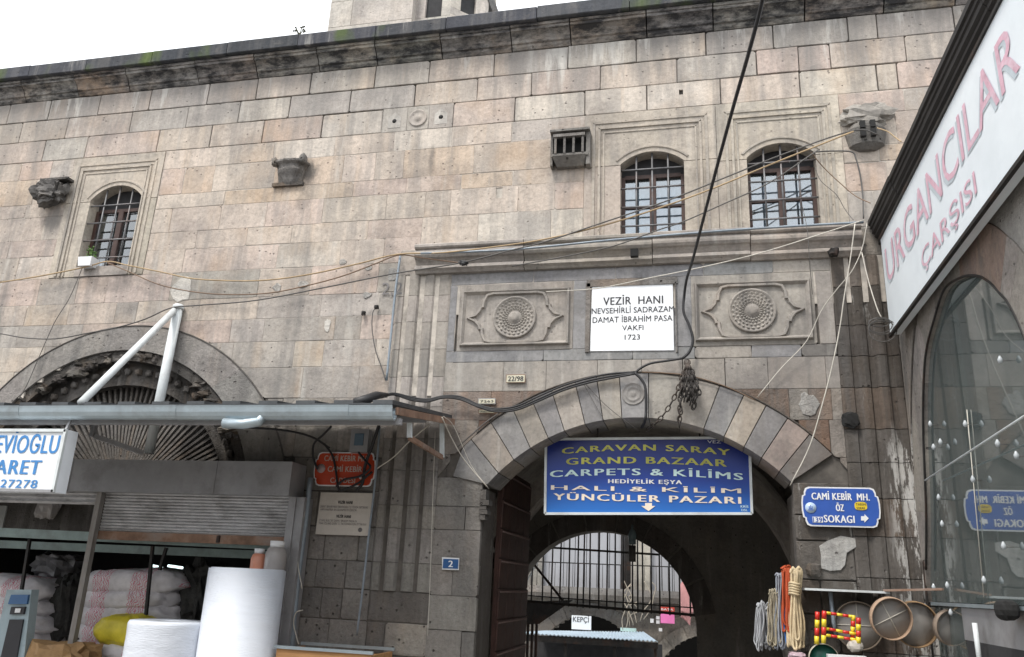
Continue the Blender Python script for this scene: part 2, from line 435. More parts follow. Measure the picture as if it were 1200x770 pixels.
# ------------------------------------------------------------------ mesh builder
class MB:
    def __init__(s):
        s.v = []
        s.f = []
        s.sm = []
    def add(s, vs, fs, smooth=False):
        o = len(s.v)
        s.v += [Vector(q) for q in vs]
        s.f += [tuple(i + o for i in f) for f in fs]
        s.sm += [smooth] * len(fs)
        return s
    def box(s, a, b):
        x0, x1 = sorted((a[0], b[0])); y0, y1 = sorted((a[1], b[1])); z0, z1 = sorted((a[2], b[2]))
        return s.add([(x0, y0, z0), (x1, y0, z0), (x1, y1, z0), (x0, y1, z0), (x0, y0, z1), (x1, y0, z1), (x1, y1, z1), (x0, y1, z1)],
              [(0, 3, 2, 1), (4, 5, 6, 7), (0, 1, 5, 4), (1, 2, 6, 5), (2, 3, 7, 6), (3, 0, 4, 7)])
    def bar(s, a, b, w, h=None, up=(0, 0, 1)):
        a = Vector(a); b = Vector(b); h = h or w
        d = (b - a).normalized()
        u = Vector(up)
        if abs(d.dot(u)) > .95:
            u = Vector((0, 1, 0))
        x = d.cross(u).normalized(); y = x.cross(d)
        vs = [p + x * sx * w / 2 + y * sy * h / 2 for p in (a, b) for sx, sy in ((-1, -1), (1, -1), (1, 1), (-1, 1))]
        return s.add(vs, [(3, 2, 1, 0), (4, 5, 6, 7), (0, 1, 5, 4), (1, 2, 6, 5), (2, 3, 7, 6), (3, 0, 4, 7)])
    def tube(s, pts, r, n=6, cap=True, radii=None):
        pts = [Vector(p) for p in pts]
        rings = []
        prev = None
        for i, p in enumerate(pts):
            d = (pts[min(i + 1, len(pts) - 1)] - pts[max(i - 1, 0)])
            if d.length < 1e-9:
                d = Vector((0, 0, 1))
            d.normalize()
            if prev is None:
                u = Vector((0, 0, 1)) if abs(d.z) < .9 else Vector((0, 1, 0))
                x = d.cross(u).normalized()
            else:
                x = (prev - d * prev.dot(d))
                x = x.normalized() if x.length > 1e-6 else d.orthogonal().normalized()
            prev = x
            y = d.cross(x)
            rr = radii[i] if radii else r
            rings.append([p + (x * math.cos(2 * PI * k / n) + y * math.sin(2 * PI * k / n)) * rr for k in range(n)])
        vs = [q for rg in rings for q in rg]
        fs = []
        for i in range(len(pts) - 1):
            for k in range(n):
                a = i * n + k; b = i * n + (k + 1) % n
                fs.append((a, b, b + n, a + n))
        if cap:
            fs.append(tuple(range(n - 1, -1, -1)))
            fs.append(tuple(range((len(pts) - 1) * n, len(pts) * n)))
        return s.add(vs, fs, True)
    def lathe(s, c, prof, n=20, axis='Z', tilt=None, cap=True):
        c = Vector(c)
        vs = []
        for r, z in prof:
            for k in range(n):
                a = 2 * PI * k / n
                q = Vector((r * math.cos(a), r * math.sin(a), z))
                if axis == 'Y':
                    q = Vector((q.x, -q.z, q.y))
                if tilt is not None:
                    q = tilt @ q
                vs.append(c + q)
        fs = []
        for i in range(len(prof) - 1):
            for k in range(n):
                a = i * n + k; b = i * n + (k + 1) % n
                fs.append((a, b, b + n, a + n))
        if cap and prof[0][0] > 1e-4:
            fs.append(tuple(range(n - 1, -1, -1)))
        if cap and prof[-1][0] > 1e-4:
            fs.append(tuple(range((len(prof) - 1) * n, len(prof) * n)))
        return s.add(vs, fs, True)
    def poly(s, pts2, y0, y1, bev=0.0, plane='XZ'):
        # closed outline extruded between depth y0 (front) and y1 (back); pts2 counter-clockwise seen from the front
        n = len(pts2)
        def mk(a, d):
            return (a[0], d, a[1]) if plane == 'XZ' else ((d, a[0], a[1]))
        if bev:
            ins = inset(pts2, bev)
            vs = [mk(a, y0) for a in ins] + [mk(a, y0 + (bev * .7 if y1 > y0 else -bev * .7)) for a in pts2] + [mk(a, y1) for a in pts2]
            k = 3
        else:
            vs = [mk(a, y0) for a in pts2] + [mk(a, y1) for a in pts2]
            k = 2
        fs = [tuple(range(n)), tuple(range(k * n - 1, (k - 1) * n - 1, -1))]
        for j in range(k - 1):
            for i in range(n):
                a = j * n + i; b = j * n + (i + 1) % n
                fs.append((b, a, a + n, b + n))
        return s.add(vs, fs)
    def build(s, name, mat, parent=None, color=None, smooth=False):
        if smooth: s.sm = [True] * len(s.sm)
        me = bpy.data.meshes.new(name)
        org = wpos(parent) if parent else Vector((0, 0, 0))
        if parent is None and s.v:
            c = sum(s.v, Vector()) / len(s.v)
            org = Vector((c.x, c.y, min(q.z for q in s.v)))
        me.from_pydata([tuple(q - org) for q in s.v], [], s.f)
        bm = bmesh.new(); bm.from_mesh(me)
        bmesh.ops.recalc_face_normals(bm, faces=bm.faces)
        bm.to_mesh(me); bm.free()
        me.polygons.foreach_set('use_smooth', s.sm)
        me.materials.append(mat if not isinstance(mat, str) else M[mat])
        o = bpy.data.objects.new(name, me)
        COL.objects.link(o)
        if parent:
            o.parent = parent
        else:
            o.location = org
        if color:
            o.color = (*color, 1)
        return o
def inset(p, d):
    n = len(p)
    area = sum(p[i][0] * p[(i + 1) % n][1] - p[(i + 1) % n][0] * p[i][1] for i in range(n))
    sg = 1 if area > 0 else -1
    out = []
    for i in range(n):
        a = Vector(p[i - 1]); b = Vector(p[i]); c = Vector(p[(i + 1) % n])
        e1 = (b - a); e2 = (c - b)
        if e1.length < 1e-7 or e2.length < 1e-7:
            out.append(tuple(b)); continue
        e1.normalize(); e2.normalize()
        n1 = Vector((-e1.y, e1.x)) * sg; n2 = Vector((-e2.y, e2.x)) * sg
        m = n1 + n2
        L = m.length
        if L < .3:
            out.append(tuple(b)); continue
        m /= L
        out.append(tuple(b + m * (d / max(.4, m.dot(n1)))))
    return out
def wpos(o):
    v = Vector((0, 0, 0))
    while o:
        v = v + Vector(o.location); o = o.parent
    return v
def tag(o, label=None, cat=None, group=None, kind=None):
    if label: o['label'] = label
    if cat: o['category'] = cat
    if group: o['group'] = group
    if kind: o['kind'] = kind
    elif cat: o['kind'] = 'thing'
    return o
def thing(name, loc, label, cat, group=None):
    o = bpy.data.objects.new(name, None)
    o.empty_display_size = .1
    o.location = loc
    COL.objects.link(o)
    return tag(o, label, cat, group)
def catmull(pts, step=4):
    pts = [Vector(p) for p in pts]
    if len(pts) < 3:
        return pts
    q = [pts[0] * 2 - pts[1]] + pts + [pts[-1] * 2 - pts[-2]]
    out = []
    for i in range(1, len(q) - 2):
        for k in range(step):
            t = k / step
            out.append(.5 * ((2 * q[i]) + (q[i + 1] - q[i - 1]) * t + (2 * q[i - 1] - 5 * q[i] + 4 * q[i + 1] - q[i + 2]) * t * t + (3 * q[i] - q[i - 1] - 3 * q[i + 1] + q[i + 2]) * t ** 3))
    out.append(pts[-1])
    return out
def jit(c, v=.03):
    k = 1 + rnd.uniform(-v, v) * 2
    return tuple(max(.01, a * k * (1 + rnd.uniform(-v, v) * .3)) for a in c)

FONT = {}
def lettering(body, org, ux, uz, w, h, mat, parent, name='lettering', bold=.02, nrm=None, thick=.003, mirror_fit=True, color=None, shear=0.0, bend=0.0):
    """A line of letters whose baseline starts at org; ux / uz unit directions; w = width of the line, h = height of capitals."""
    cu = bpy.data.curves.new('letters', 'FONT')
    dotted = [i for i, ch_ in enumerate(body) if ch_ == 'İ']   # the dot over the capital is laid by hand
    body = body.replace('İ', 'I')
    cu.body = body
    cu.offset = 0
    cu.extrude = 0
    cu.resolution_u = 3
    cu.space_character = 1.0 + bold * 3
    cu.shear = shear
    ob = bpy.data.objects.new('letters', cu)
    COL.objects.link(ob)
    bpy.context.view_layer.update()
    me = bpy.data.meshes.new_from_object(ob.evaluated_get(bpy.context.evaluated_depsgraph_get()))
    ends = []
    for i in dotted:
        cu.body = body[:i + 1]
        bpy.context.view_layer.update()
        m2 = bpy.data.meshes.new_from_object(ob.evaluated_get(bpy.context.evaluated_depsgraph_get()))
        ends.append(max(v.co.x for v in m2.vertices))
        bpy.data.meshes.remove(m2)
    if ends:
        bm = bmesh.new(); bm.from_mesh(me)
        for e_ in ends:
            c0 = e_ - .055
            bm.faces.new([bm.verts.new((c0 + a, b, 0)) for a, b in ((-.065, .77), (.065, .77), (.065, .87), (-.065, .87))])
        bm.to_mesh(me); bm.free()
    bpy.data.objects.remove(ob)
    bpy.data.curves.remove(cu)
    xs = [v.co.x for v in me.vertices]
    x0, x1 = min(xs), max(xs)
    ux = Vector(ux); uz = Vector(uz); nn = ux.cross(uz) if nrm is None else Vector(nrm)
    o3 = Vector(org)
    base = wpos(parent) if parent else Vector((0, 0, 0))
    for v in me.vertices:
        a = (v.co.x - x0) / (x1 - x0) * w
        b = v.co.y / .69 * h - bend * (2 * a / w - 1) ** 2
        v.co = o3 + ux * a + uz * b + nn * thick - base
    if bold > .005:                                        # heavier strokes: the same outlines laid again a hair to each side
        bm = bmesh.new(); bm.from_mesh(me)
        base_geo = list(bm.verts) + list(bm.edges) + list(bm.faces)
        for k, sgn in enumerate((-1, 1)):
            d = bmesh.ops.duplicate(bm, geom=base_geo)
            off_ = ux * (sgn * max(.006, bold - .004) * h / .69 * 1.1) + nn * (.0006 * (k + 1))
            for v in d['geom']:
                if isinstance(v, bmesh.types.BMVert):
                    v.co += off_
        bm.to_mesh(me); bm.free()
    me.materials.clear()
    me.materials.append(M[mat])
    me.name = name
    o = bpy.data.objects.new(name, me)
    COL.objects.link(o)
    o.parent = parent
    if color: o.color = (*color, 1)
    return o
def wall_text(body, px0, pyb, px1, pyt, mat, parent, Y, **kw):
    """text on a facade-parallel plane between photo columns px0..px1, baseline pyb, top of capitals pyt"""
    a = P(px0, pyb, Y); b = P(px1, pyb, Y); t = P((px0 + px1) / 2, pyt, Y); bb = P((px0 + px1) / 2, pyb, Y)
    return lettering(body, (a.x, Y, bb.z), (1, 0, 0), (0, 0, 1), b.x - a.x, t.z - bb.z, mat, parent, nrm=(0, -1, 0), **kw)

# ================================================================== THE HAN (main building)
GROUND = -1.2
BEIGE = (.47, .413, .36); PINK = (.47, .397, .352); GREY = (.40, .37, .34); WARM = (.48, .40, .325); PALE = (.49, .45, .40); DGREY = (.22, .22, .215)
LOWG = (.36, .335, .305); DARK = (.15, .138, .126); SOOT = (.105, .094, .084); BROWN = (.165, .125, .10)
han = thing('stone_inn_building', (-1, 9.5, GROUND), 'long beige cut-stone inn facade with arched gate, grilled windows and black cornice', 'building')

G_C = (-.66, 1.193); G_RI = 2.232; G_RE = 2.755             # gate arch
L_C = (-7.40, 2.10); L_RI = 2.12; L_RE = 2.60               # shop arch
def gate_ext(x):
    d = G_RE ** 2 - (x - G_C[0]) ** 2
    return G_C[1] + math.sqrt(d) if d > 0 else -99
def shop_ext(x):
    d = L_RE ** 2 - (x - L_C[0]) ** 2
    return L_C[1] + math.sqrt(d) if d > 0 else -99

holes = []                                                  # (x, z, w, h) putlog holes
for (px, py, w, h) in ((585, 226, .085, .15), (491, 283, .10, .14), (744, 297, .09, .10), (844.5, 416, .09, .09), (998, 493, .16, .15), (798, 108, .05, .07), (466, 142, .05, .05), (512.5, 137, .05, .09)):
    q = P(px, py)
    holes.append((q.x, q.z, w, h))

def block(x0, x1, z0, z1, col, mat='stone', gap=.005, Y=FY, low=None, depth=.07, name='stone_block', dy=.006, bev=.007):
    """one dressed stone; low(x) cuts it from below along an arch"""
    g = gap / 2
    x0 += g; x1 -= g; z0 += g; z1 -= g
    if x1 - x0 < .03 or z1 - z0 < .02:
        return []
    yf = Y + rnd.uniform(-dy, dy)
    for hx, hz, hw, hh in holes:
        if low is None and x0 + .02 < hx - hw / 2 and hx + hw / 2 < x1 - .02 and z0 + .01 < hz - hh / 2 and hz + hh / 2 < z1 - .01:
            mb = MB()
            o = [(x0, z0), (x1, z0), (x1, z1), (x0, z1)]
            i = [(hx - hw / 2, hz - hh / 2), (hx + hw / 2, hz - hh / 2), (hx + hw / 2, hz + hh / 2), (hx - hw / 2, hz + hh / 2)]
            vs = [(a, yf, b) for a, b in o] + [(a, yf, b) for a, b in i] + [(a, yf + .052, b) for a, b in i] + [(a, yf + depth, b) for a, b in o]
            fs = []
            for k in range(4):
                j = (k + 1) % 4
                fs += [(k, j, 4 + j, 4 + k), (4 + k, 4 + j, 8 + j, 8 + k), (12 + k, 12 + j, j, k)]
            mb.add(vs, fs)
            ob = mb.build(name, mat, han, jit(col))
            MB().box((hx - hw / 2, yf + .050, hz - hh / 2), (hx + hw / 2, yf + .06, hz + hh / 2)).build('hole_back_shade', 'black', ob)  # black back paints in the shade of a deeper hole
            return [ob]
    outs = []
    if low is None:
        jj = lambda: rnd.uniform(-.004, .004)
        cs = [(x0, z0), (x1, z0), (x1, z1), (x0, z1)]
        q = []
        for k in range(4):
            a, b = cs[k], cs[(k + 1) % 4]
            m_ = max(1, int((abs(b[0] - a[0]) + abs(b[1] - a[1])) / .19))
            ch = rnd.uniform(.008, .028) if rnd.random() < .3 else 0
            if ch:
                p_ = cs[k - 1]
                u = Vector((p_[0] - a[0], p_[1] - a[1])).normalized() * ch
                q.append((a[0] + u.x, a[1] + u.y))
                w = Vector((b[0] - a[0], b[1] - a[1])).normalized() * ch
                q.append((a[0] + w.x, a[1] + w.y))
            else:
                q.append((a[0] + jj(), a[1] + jj()))
            for t in range(1, m_):
                q.append((a[0] + (b[0] - a[0]) * t / m_ + (jj() if k % 2 else 0), a[1] + (b[1] - a[1]) * t / m_ + (0 if k % 2 else jj())))
        outs.append(q)
    else:
        n = max(4, int((x1 - x0) / .06))
        run = []
        runs = []
        for k in range(n + 1):
            x = x0 + (x1 - x0) * k / n
            L = max(z0, low(x) + g)
            if L < z1 - .015:
                run.append((x, L))
            elif run:
                runs.append(run); run = []
        if run:
            runs.append(run)
        for r in runs:
            if len(r) < 2:
                continue
            if all(abs(q[1] - z0) < 1e-6 for q in r):
                r = [r[0], r[-1]]
            outs.append(r + [(r[-1][0], z1), (r[0][0], z1)])
    res = []
    for pl in outs:
        w = max(q[0] for q in pl) - min(q[0] for q in pl)
        if w < .04:
            continue
        mb = MB()
        mb.poly(pl, yf, Y + depth, bev=bev)
        res.append(mb.build(name, mat, han, jit(col)))
    return res

def row(z1, z0, joints, spans, cols, mat='stone', gap=.008, low=None, Y=FY):
    """a course between heights z1 (top) and z0; joints in photo columns at mid height"""
    zm = (z0 + z1) / 2
    js = sorted(xat(p, zm) for p in joints)
    for a, b in spans:
        e = [a] + [j for j in js if a + .10 < j < b - .10] + [b]
        for i in range(len(e) - 1):
            c = cols[rnd.randrange(len(cols))]
            fl = gap is thin_g
            block(e[i], e[i + 1], z0, z1, c, mat, gap if isinstance(gap, (int, float)) else gap(), low=low, dy=.0025 if fl else .006, bev=.003 if fl else .007)

XL, XR = -12.6, 4.4
W1 = (-8.98, -7.44); W2 = (-1.30, .325); W3 = (.325, 1.76)
full = [(XL, XR)]
def minus(spans, cut):
    out = []
    for a, b in spans:
        if cut[1] <= a or cut[0] >= b:
            out.append((a, b)); continue
        if cut[0] > a: out.append((a, cut[0]))
        if cut[1] < b: out.append((cut[1], b))
    return out
open_g = lambda: rnd.choice((.010, .012, .016))
thin_g = lambda: rnd.choice((.002, .003, .004, .006, .013))
upc = [BEIGE, BEIGE, PINK, GREY, PALE]
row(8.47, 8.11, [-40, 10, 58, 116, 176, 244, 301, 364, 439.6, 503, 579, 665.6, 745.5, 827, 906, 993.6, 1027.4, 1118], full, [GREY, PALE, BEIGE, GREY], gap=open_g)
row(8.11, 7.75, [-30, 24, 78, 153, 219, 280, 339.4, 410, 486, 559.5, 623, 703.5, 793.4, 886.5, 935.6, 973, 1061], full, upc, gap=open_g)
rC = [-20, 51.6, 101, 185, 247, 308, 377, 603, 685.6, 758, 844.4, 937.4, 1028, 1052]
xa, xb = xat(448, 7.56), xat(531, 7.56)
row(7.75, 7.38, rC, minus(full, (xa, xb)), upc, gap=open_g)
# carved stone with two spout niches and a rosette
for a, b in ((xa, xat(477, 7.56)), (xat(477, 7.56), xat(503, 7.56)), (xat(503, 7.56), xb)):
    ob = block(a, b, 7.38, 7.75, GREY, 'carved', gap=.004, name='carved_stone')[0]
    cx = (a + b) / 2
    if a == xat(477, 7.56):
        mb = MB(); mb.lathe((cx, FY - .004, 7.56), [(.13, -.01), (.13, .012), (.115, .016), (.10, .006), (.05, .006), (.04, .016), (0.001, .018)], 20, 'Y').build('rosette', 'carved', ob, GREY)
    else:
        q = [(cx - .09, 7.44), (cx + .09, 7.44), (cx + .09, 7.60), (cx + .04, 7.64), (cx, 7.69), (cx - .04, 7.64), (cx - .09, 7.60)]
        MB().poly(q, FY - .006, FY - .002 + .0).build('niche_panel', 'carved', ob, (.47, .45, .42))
        MB().lathe((cx, FY - .007, 7.545), [(.032, 0), (.001, .001)], 14, 'Y').build('spout_hole_shade', 'black', ob)  # flat black disc paints the dark inside of a spout
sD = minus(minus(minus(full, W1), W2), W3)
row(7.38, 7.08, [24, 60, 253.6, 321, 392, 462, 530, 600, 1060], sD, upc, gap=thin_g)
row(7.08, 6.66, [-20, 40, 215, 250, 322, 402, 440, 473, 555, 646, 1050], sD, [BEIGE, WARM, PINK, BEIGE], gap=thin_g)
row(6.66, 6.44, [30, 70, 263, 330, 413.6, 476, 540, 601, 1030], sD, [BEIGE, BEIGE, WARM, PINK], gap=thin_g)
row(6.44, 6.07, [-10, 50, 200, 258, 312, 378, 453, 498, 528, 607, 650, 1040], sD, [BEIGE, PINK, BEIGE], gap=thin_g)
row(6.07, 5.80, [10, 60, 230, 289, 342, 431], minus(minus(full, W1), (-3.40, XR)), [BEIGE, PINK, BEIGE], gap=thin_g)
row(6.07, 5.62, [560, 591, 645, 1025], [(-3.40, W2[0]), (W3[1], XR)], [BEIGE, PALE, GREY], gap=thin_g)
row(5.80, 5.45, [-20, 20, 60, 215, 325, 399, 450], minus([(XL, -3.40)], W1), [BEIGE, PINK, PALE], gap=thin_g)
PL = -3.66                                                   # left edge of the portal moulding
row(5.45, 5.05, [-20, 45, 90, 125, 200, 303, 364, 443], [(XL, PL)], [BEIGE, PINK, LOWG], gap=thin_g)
row(5.62, 5.27, [1035, 1048], [(1.86, XR)], [GREY, BROWN, DARK], 'stone_low')
row(5.05, 4.745, [-20, 30, 80, 135, 160, 233, 302, 376, 443], [(XL, PL)], [LOWG, GREY, BEIGE], 'stone', thin_g)
sl_ = lambda x: shop_ext(x)
row(4.745, 4.43, [-20, 20, 95, 160, 270, 309, 392, 423], [(XL, PL)], [LOWG, PINK, GREY], 'stone', thin_g, low=sl_)
row(4.43, 4.08, [-20, 50, 272, 344, 379, 440], [(XL, PL)], [LOWG, GREY, PALE], 'stone', thin_g, low=sl_)
row(4.08, 3.68, [13, 354, 420], [(XL, PL)], [LOWG, PALE, LOWG], 'stone', thin_g, low=sl_)
row(3.68, 3.32, [300, 330, 390], [(XL, PL)], [LOWG, GREY], 'stone_low', thin_g, low=sl_)
row(3.32, 2.95, [345, 395, 430], [(XL, PL)], [LOWG, GREY], 'stone_low', thin_g, low=sl_)
for (a, b, j) in ((2.95, 2.55, [400]), (2.55, 2.14, [372]), (2.14, 1.76, [380, 420]), (1.76, 1.45, [370, 405]), (1.45, 1.12, [376, 400]), (1.12, .78, [384, 420]), (.78, .40, [365]), (.40, 0, []), (0, -.4, []), (-.4, -.8, []), (-.8, -1.25, [])):
    row(a, b, j, [(-4.80, PL)], [(.22, .21, .2), (.27, .26, .245), (.30, .285, .265)], 'stone_low', open_g)
    row(a, b, [], [(XL, -10.1)], [DARK, LOWG], 'stone_low', open_g)
row(1.45, 1.12, [402, 440], [(PL, -2.95)], [LOWG, DARK], 'stone_low', open_g)
row(1.12, .78, [450], [(PL, -2.95)], [LOWG, DARK], 'stone_low', open_g)
for k in range(5):
    row(.78 - .4 * k, .38 - .4 * k, [], [(PL, -2.41)], [DARK], 'stone_low', open_g)

# mortar bed behind the stones, in two sheets of different colour
gx = [G_C[0] + G_RI * math.sin(t) for t in [math.radians(a) for a in range(-45, 46, 5)]]
gz = [G_C[1] + G_RI * math.cos(t) + .12 for t in [math.radians(a) for a in range(-45, 46, 5)]]
def backing(z_lo, z_hi, mat, y):
    mb = MB()
    # pieces around the window openings and arches
    def rect(a, b, c, d):
        mb.box((a, y, c), (b, y + .10, d))
    return mb, rect
mb, rect = backing(0, 0, 0, 0)
y = FY + .030
def rect(a, b, c, d, y=FY + .030):
    if b > a and d > c: mb.box((a, y, c), (b, y + .10, d))
wins = [(-8.62, -7.58), (-.87, -.05), (.62, 1.48)]
rect(XL, XR, 7.38, 8.47)
mb.build('mortar_bed', 'mortar', han)
mb = MB()
rect(XL, XR, 6.90, 7.38, FY + .006)
e = XL
for a, b in wins:
    rect(e, a, 5.45, 6.90, FY + .006); e = b
rect(e, XR, 5.45, 6.90, FY + .006)
mb.build('mortar_bed', 'mortar_light', han)
mb = MB()
rect(XL, XR, 4.72, 5.45, FY + .006)
for i in range(40):                                           # above the shop arch and beside it
    a = XL + (PL + .8 - XL) * i / 40; b = XL + (PL + .8 - XL) * (i + 1) / 40
    m_ = (a + b) / 2
    d = (L_RI + .2) ** 2 - (m_ - L_C[0]) ** 2
    z = L_C[1] + math.sqrt(d) if d > 0 else (3.0 if -10.1 < m_ < -4.80 else GROUND)
    rect(a, b, max(z, 3.70), 4.72, FY + .006)
mb.build('mortar_bed', 'mortar_light', han)
mb = MB()
for a, b in ((XL, -10.1), (-5.3, -4.80), (-4.80, PL + .8)):
    mb = MB()
    rect(a, b, GROUND if a != -5.3 else 3.0, 3.70, FY + .012)
    mb.build('mortar_bed', 'mortar', han)
mb = MB()
rect(PL + .7, -2.42, GROUND, 2.9)
for i in range(len(gx) - 1):
    rect(gx[i], gx[i + 1], max(gz[i], gz[i + 1]), 4.72)
rect(PL + .8, gx[0], 2.9, 4.72)
rect(gx[-1], 4.4, 2.9, 4.72)
rect(.97, 4.4, GROUND, 2.9)
mb.build('mortar_bed', 'mortar', han)

# ---- cornice and coping
def extrude_x(prof, x0, x1):
    """prof: (y,z) closed outline"""
    n = len(prof)
    mb = MB()
    mb.add([(x0, a, b) for a, b in prof] + [(x1, a, b) for a, b in prof],
           [tuple(range(n)), tuple(range(2 * n - 1, n - 1, -1))] + [((i + 1) % n, i, i + n, (i + 1) % n + n) for i in range(n)])
    return mb
cor = [(9.12, 8.47), (8.99, 8.47), (8.965, 8.50), (8.955, 8.53), (8.93, 8.54), (8.915, 8.58), (8.885, 8.62), (8.84, 8.655), (8.82, 8.66), (8.82, 8.70), (8.80, 8.705), (8.80, 8.745), (9.12, 8.745)]
cj = [-70, 28, 90, 150, 231, 300, 373, 441, 517, 599, 668.5, 757.6, 835.5, 943, 1036, 1120]
xs = [XL] + [xat(p, 8.6, 8.9) for p in cj] + [XR]
for i in range(len(xs) - 1):
    if xs[i + 1] - xs[i] > .05:
        d = rnd.uniform(-.006, .006)
        extrude_x([(a + d if a < 9.1 else a, b) for a, b in cor], xs[i] + .008, xs[i + 1] - .008).build('cornice_stone', 'cornice', han, jit((.25, .235, .22), .10))
cop = [(9.5, 8.752), (8.74, 8.752), (8.73, 8.76), (8.73, 8.935), (8.74, 8.95), (9.5, 9.0)]
cj = [-60, 34, 101, 178, 266, 349, 440, 522.6, 629, 737.5, 855, 960, 1060]
xs = [XL] + [xat(p, 8.85, 8.73) for p in cj] + [XR]
for i in range(len(xs) - 1):
    if xs[i + 1] - xs[i] > .05:
        d = rnd.uniform(-.008, .008)
        extrude_x([(a, b + d) for a, b in cop], xs[i] + .005, xs[i + 1] - .005).build('coping_stone', 'coping', han, jit((.055, .06, .07), .10))

# ---- windows
def arc_pts(x0, x1, zs, za, n=12):
    """segmental arch from (x0,zs) over apex za to (x1,zs)"""
    w = (x1 - x0) / 2; h = za - zs
    r = (w * w + h * h) / (2 * h)
    cx = (x0 + x1) / 2; cz = za - r
    t0 = math.asin(min(1, w / r))
    if h > w: t0 = PI - t0
    return [(cx + r * math.sin(t), cz + r * math.cos(t)) for t in [-t0 + 2 * t0 * k / n for k in range(n + 1)]], (cx, cz, r, t0)
def window(sur, x0, x1, z0, zs, za, zt, zb, split, curt, label):
    XLw, XRw = sur
    g = .004
    ap, (cx, cz, r, t0) = arc_pts(x0, x1, zs, za)
    # surround: lintel stone and two jamb stones, thick enough to make the reveal
    lint = [(XLw + g, split + g), (x0, split + g)] + [(a, b) for a, b in ap] + [(x1, split + g), (XRw - g, split + g), (XRw - g, zt - g), (XLw + g, zt - g)]
    col = jit((.46, .415, .36), .03)
    s1 = MB().poly(lint, FY - .012, FY + .30).build('window_lintel', 'carved', han, col)
    jl = MB().box((XLw + g, FY - .010, zb + g), (x0, FY + .30, split - g)).build('window_jamb', 'carved', han, jit(col, .05))
    jr = MB().box((x1, FY - .011, zb + g), (XRw - g, FY + .30, split - g)).build('window_jamb', 'carved', han, jit(col, .05))
    MB().box((x0 + .0, FY - .02, zb + g), (x1, FY + .31, z0 + .0)).build('window_sill', 'carved', han, jit(GREY))
    # raised mouldings: nested frames down both jambs and across the top
    for k, (ins, w, hgt) in enumerate(((.10, .035, .012), (.175, .03, .018), (.235, .02, .010))):
        a, b, c = XLw + ins, XRw - ins, zt - ins * 1.15
        mbl = MB()
        mbl.add([(a, FY - .012 - hgt, c), (b, FY - .012 - hgt, c), (b - w, FY - .012 - hgt, c - w), (a + w, FY - .012 - hgt, c - w),
                 (a, FY - .008, c), (b, FY - .008, c), (b - w, FY - .008, c - w), (a + w, FY - .008, c - w)],
                [(0, 1, 2, 3), (0, 4, 5, 1), (2, 6, 7, 3), (0, 3, 7, 4), (1, 5, 6, 2)])
        mbl.build('moulding', 'carved', s1, col)
        for xx, ww, par in ((a, w, jl), (b - w, w, jr)):
            MB().box((xx, FY - .012 - hgt, zb + .02), (xx + ww, FY - .006, (c - w if par is not s1 else c))).build('moulding', 'carved', par, col)
    # arch moulding
    mba = MB()
    rr = [r + .075, r + .055, r + .03]
    dd = [0, -.020, -.020]
    t1 = t0 * 1.0
    n = 16
    vs = []
    for q in ((r + .09, FY - .011), (r + .08, FY - .026), (r + .06, FY - .026), (r + .05, FY - .011)):
        for k in range(n + 1):
            t = -t1 + 2 * t1 * k / n
            vs.append((cx + q[0] * math.sin(t), q[1], cz + q[0] * math.cos(t)))
    fs = []
    for j in range(3):
        for k in range(n):
            a = j * (n + 1) + k
            fs.append((a, a + 1, a + n + 2, a + n + 1))
    mba.add(vs, fs).build('arch_moulding', 'carved', s1, col)
    # joinery
    fr = MB()
    Yf = FY + .15
    zar = zs
    zs = zs - .10
    fw = .045
    fr.box((x0, Yf, z0), (x0 + fw, Yf + .06, zs + .0)); fr.box((x1 - fw, Yf, z0), (x1, Yf + .06, zs))
    fr.box((x0 + fw, Yf + .002, z0), (x1 - fw, Yf + .06, z0 + .05))
    fr.box((cx - .04, Yf - .01, z0 + .05), (cx + .04, Yf + .055, zs - .03))
    fr.box((x0 + fw, Yf + .003, zs - .03), (x1 - fw, Yf + .058, zs + .02))
    for zz in (z0 + (zs - z0) * .5,):
        fr.box((x0 + fw, Yf + .005, zz), (cx - .04, Yf + .05, zz + .03)); fr.box((cx + .04, Yf + .005, zz), (x1 - fw, Yf + .05, zz + .03))
    win = fr.build('window', 'wood', han)
    win['label'] = label
    # dark board filling the arch head
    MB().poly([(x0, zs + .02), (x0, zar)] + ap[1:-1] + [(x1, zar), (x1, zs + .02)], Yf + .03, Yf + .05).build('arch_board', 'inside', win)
    for a, b in ((x0 + fw, cx - .04), (cx + .04, x1 - fw)):
        for c, d in ((z0 + .05, z0 + (zs - z0) * .5), (z0 + (zs - z0) * .5 + .03, zs - .03)):
            MB().box((a, Yf + .028, c), (b, Yf + .034, d)).build('pane', 'pane', win)
    MB().box((x0 + .02, Yf + .16, z0), (x1 - .02, Yf + .17, zs - .1)).build('curtain', curt, win)
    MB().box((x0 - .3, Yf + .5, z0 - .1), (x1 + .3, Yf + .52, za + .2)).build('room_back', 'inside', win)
    zs = zar
    # iron grille
    yg = FY + .035
    nv = 3
    for k in range(nv):
        x = x0 + (x1 - x0) * (k + 1) / (nv + 1)
        zt_ = cz + math.sqrt(max(0, r * r - (x - cx) ** 2))
        MB().tube([(x, yg, z0 - .01), (x, yg, zt_ + .01)], .0125, 6).build('grille_bar', 'grille', win)
    for k in range(4):
        z = z0 + (zs - z0) * (.14 + .262 * k)
        MB().tube([(x0 - .015, yg - .012, z), (x1 + .015, yg - .012, z)], .0115, 6).build('grille_bar', 'grille', win)
    return win
window(W1, -8.55, -7.68, 5.60, 6.65, 6.87, 7.375, 5.455, 6.63, 'curtain', 'window with a white planter on its sill')
window(W2, -.845, -.07, 5.66, 6.63, 6.785, 7.375, 5.625, 6.62, 'curtain', 'middle window with pale blue panes')
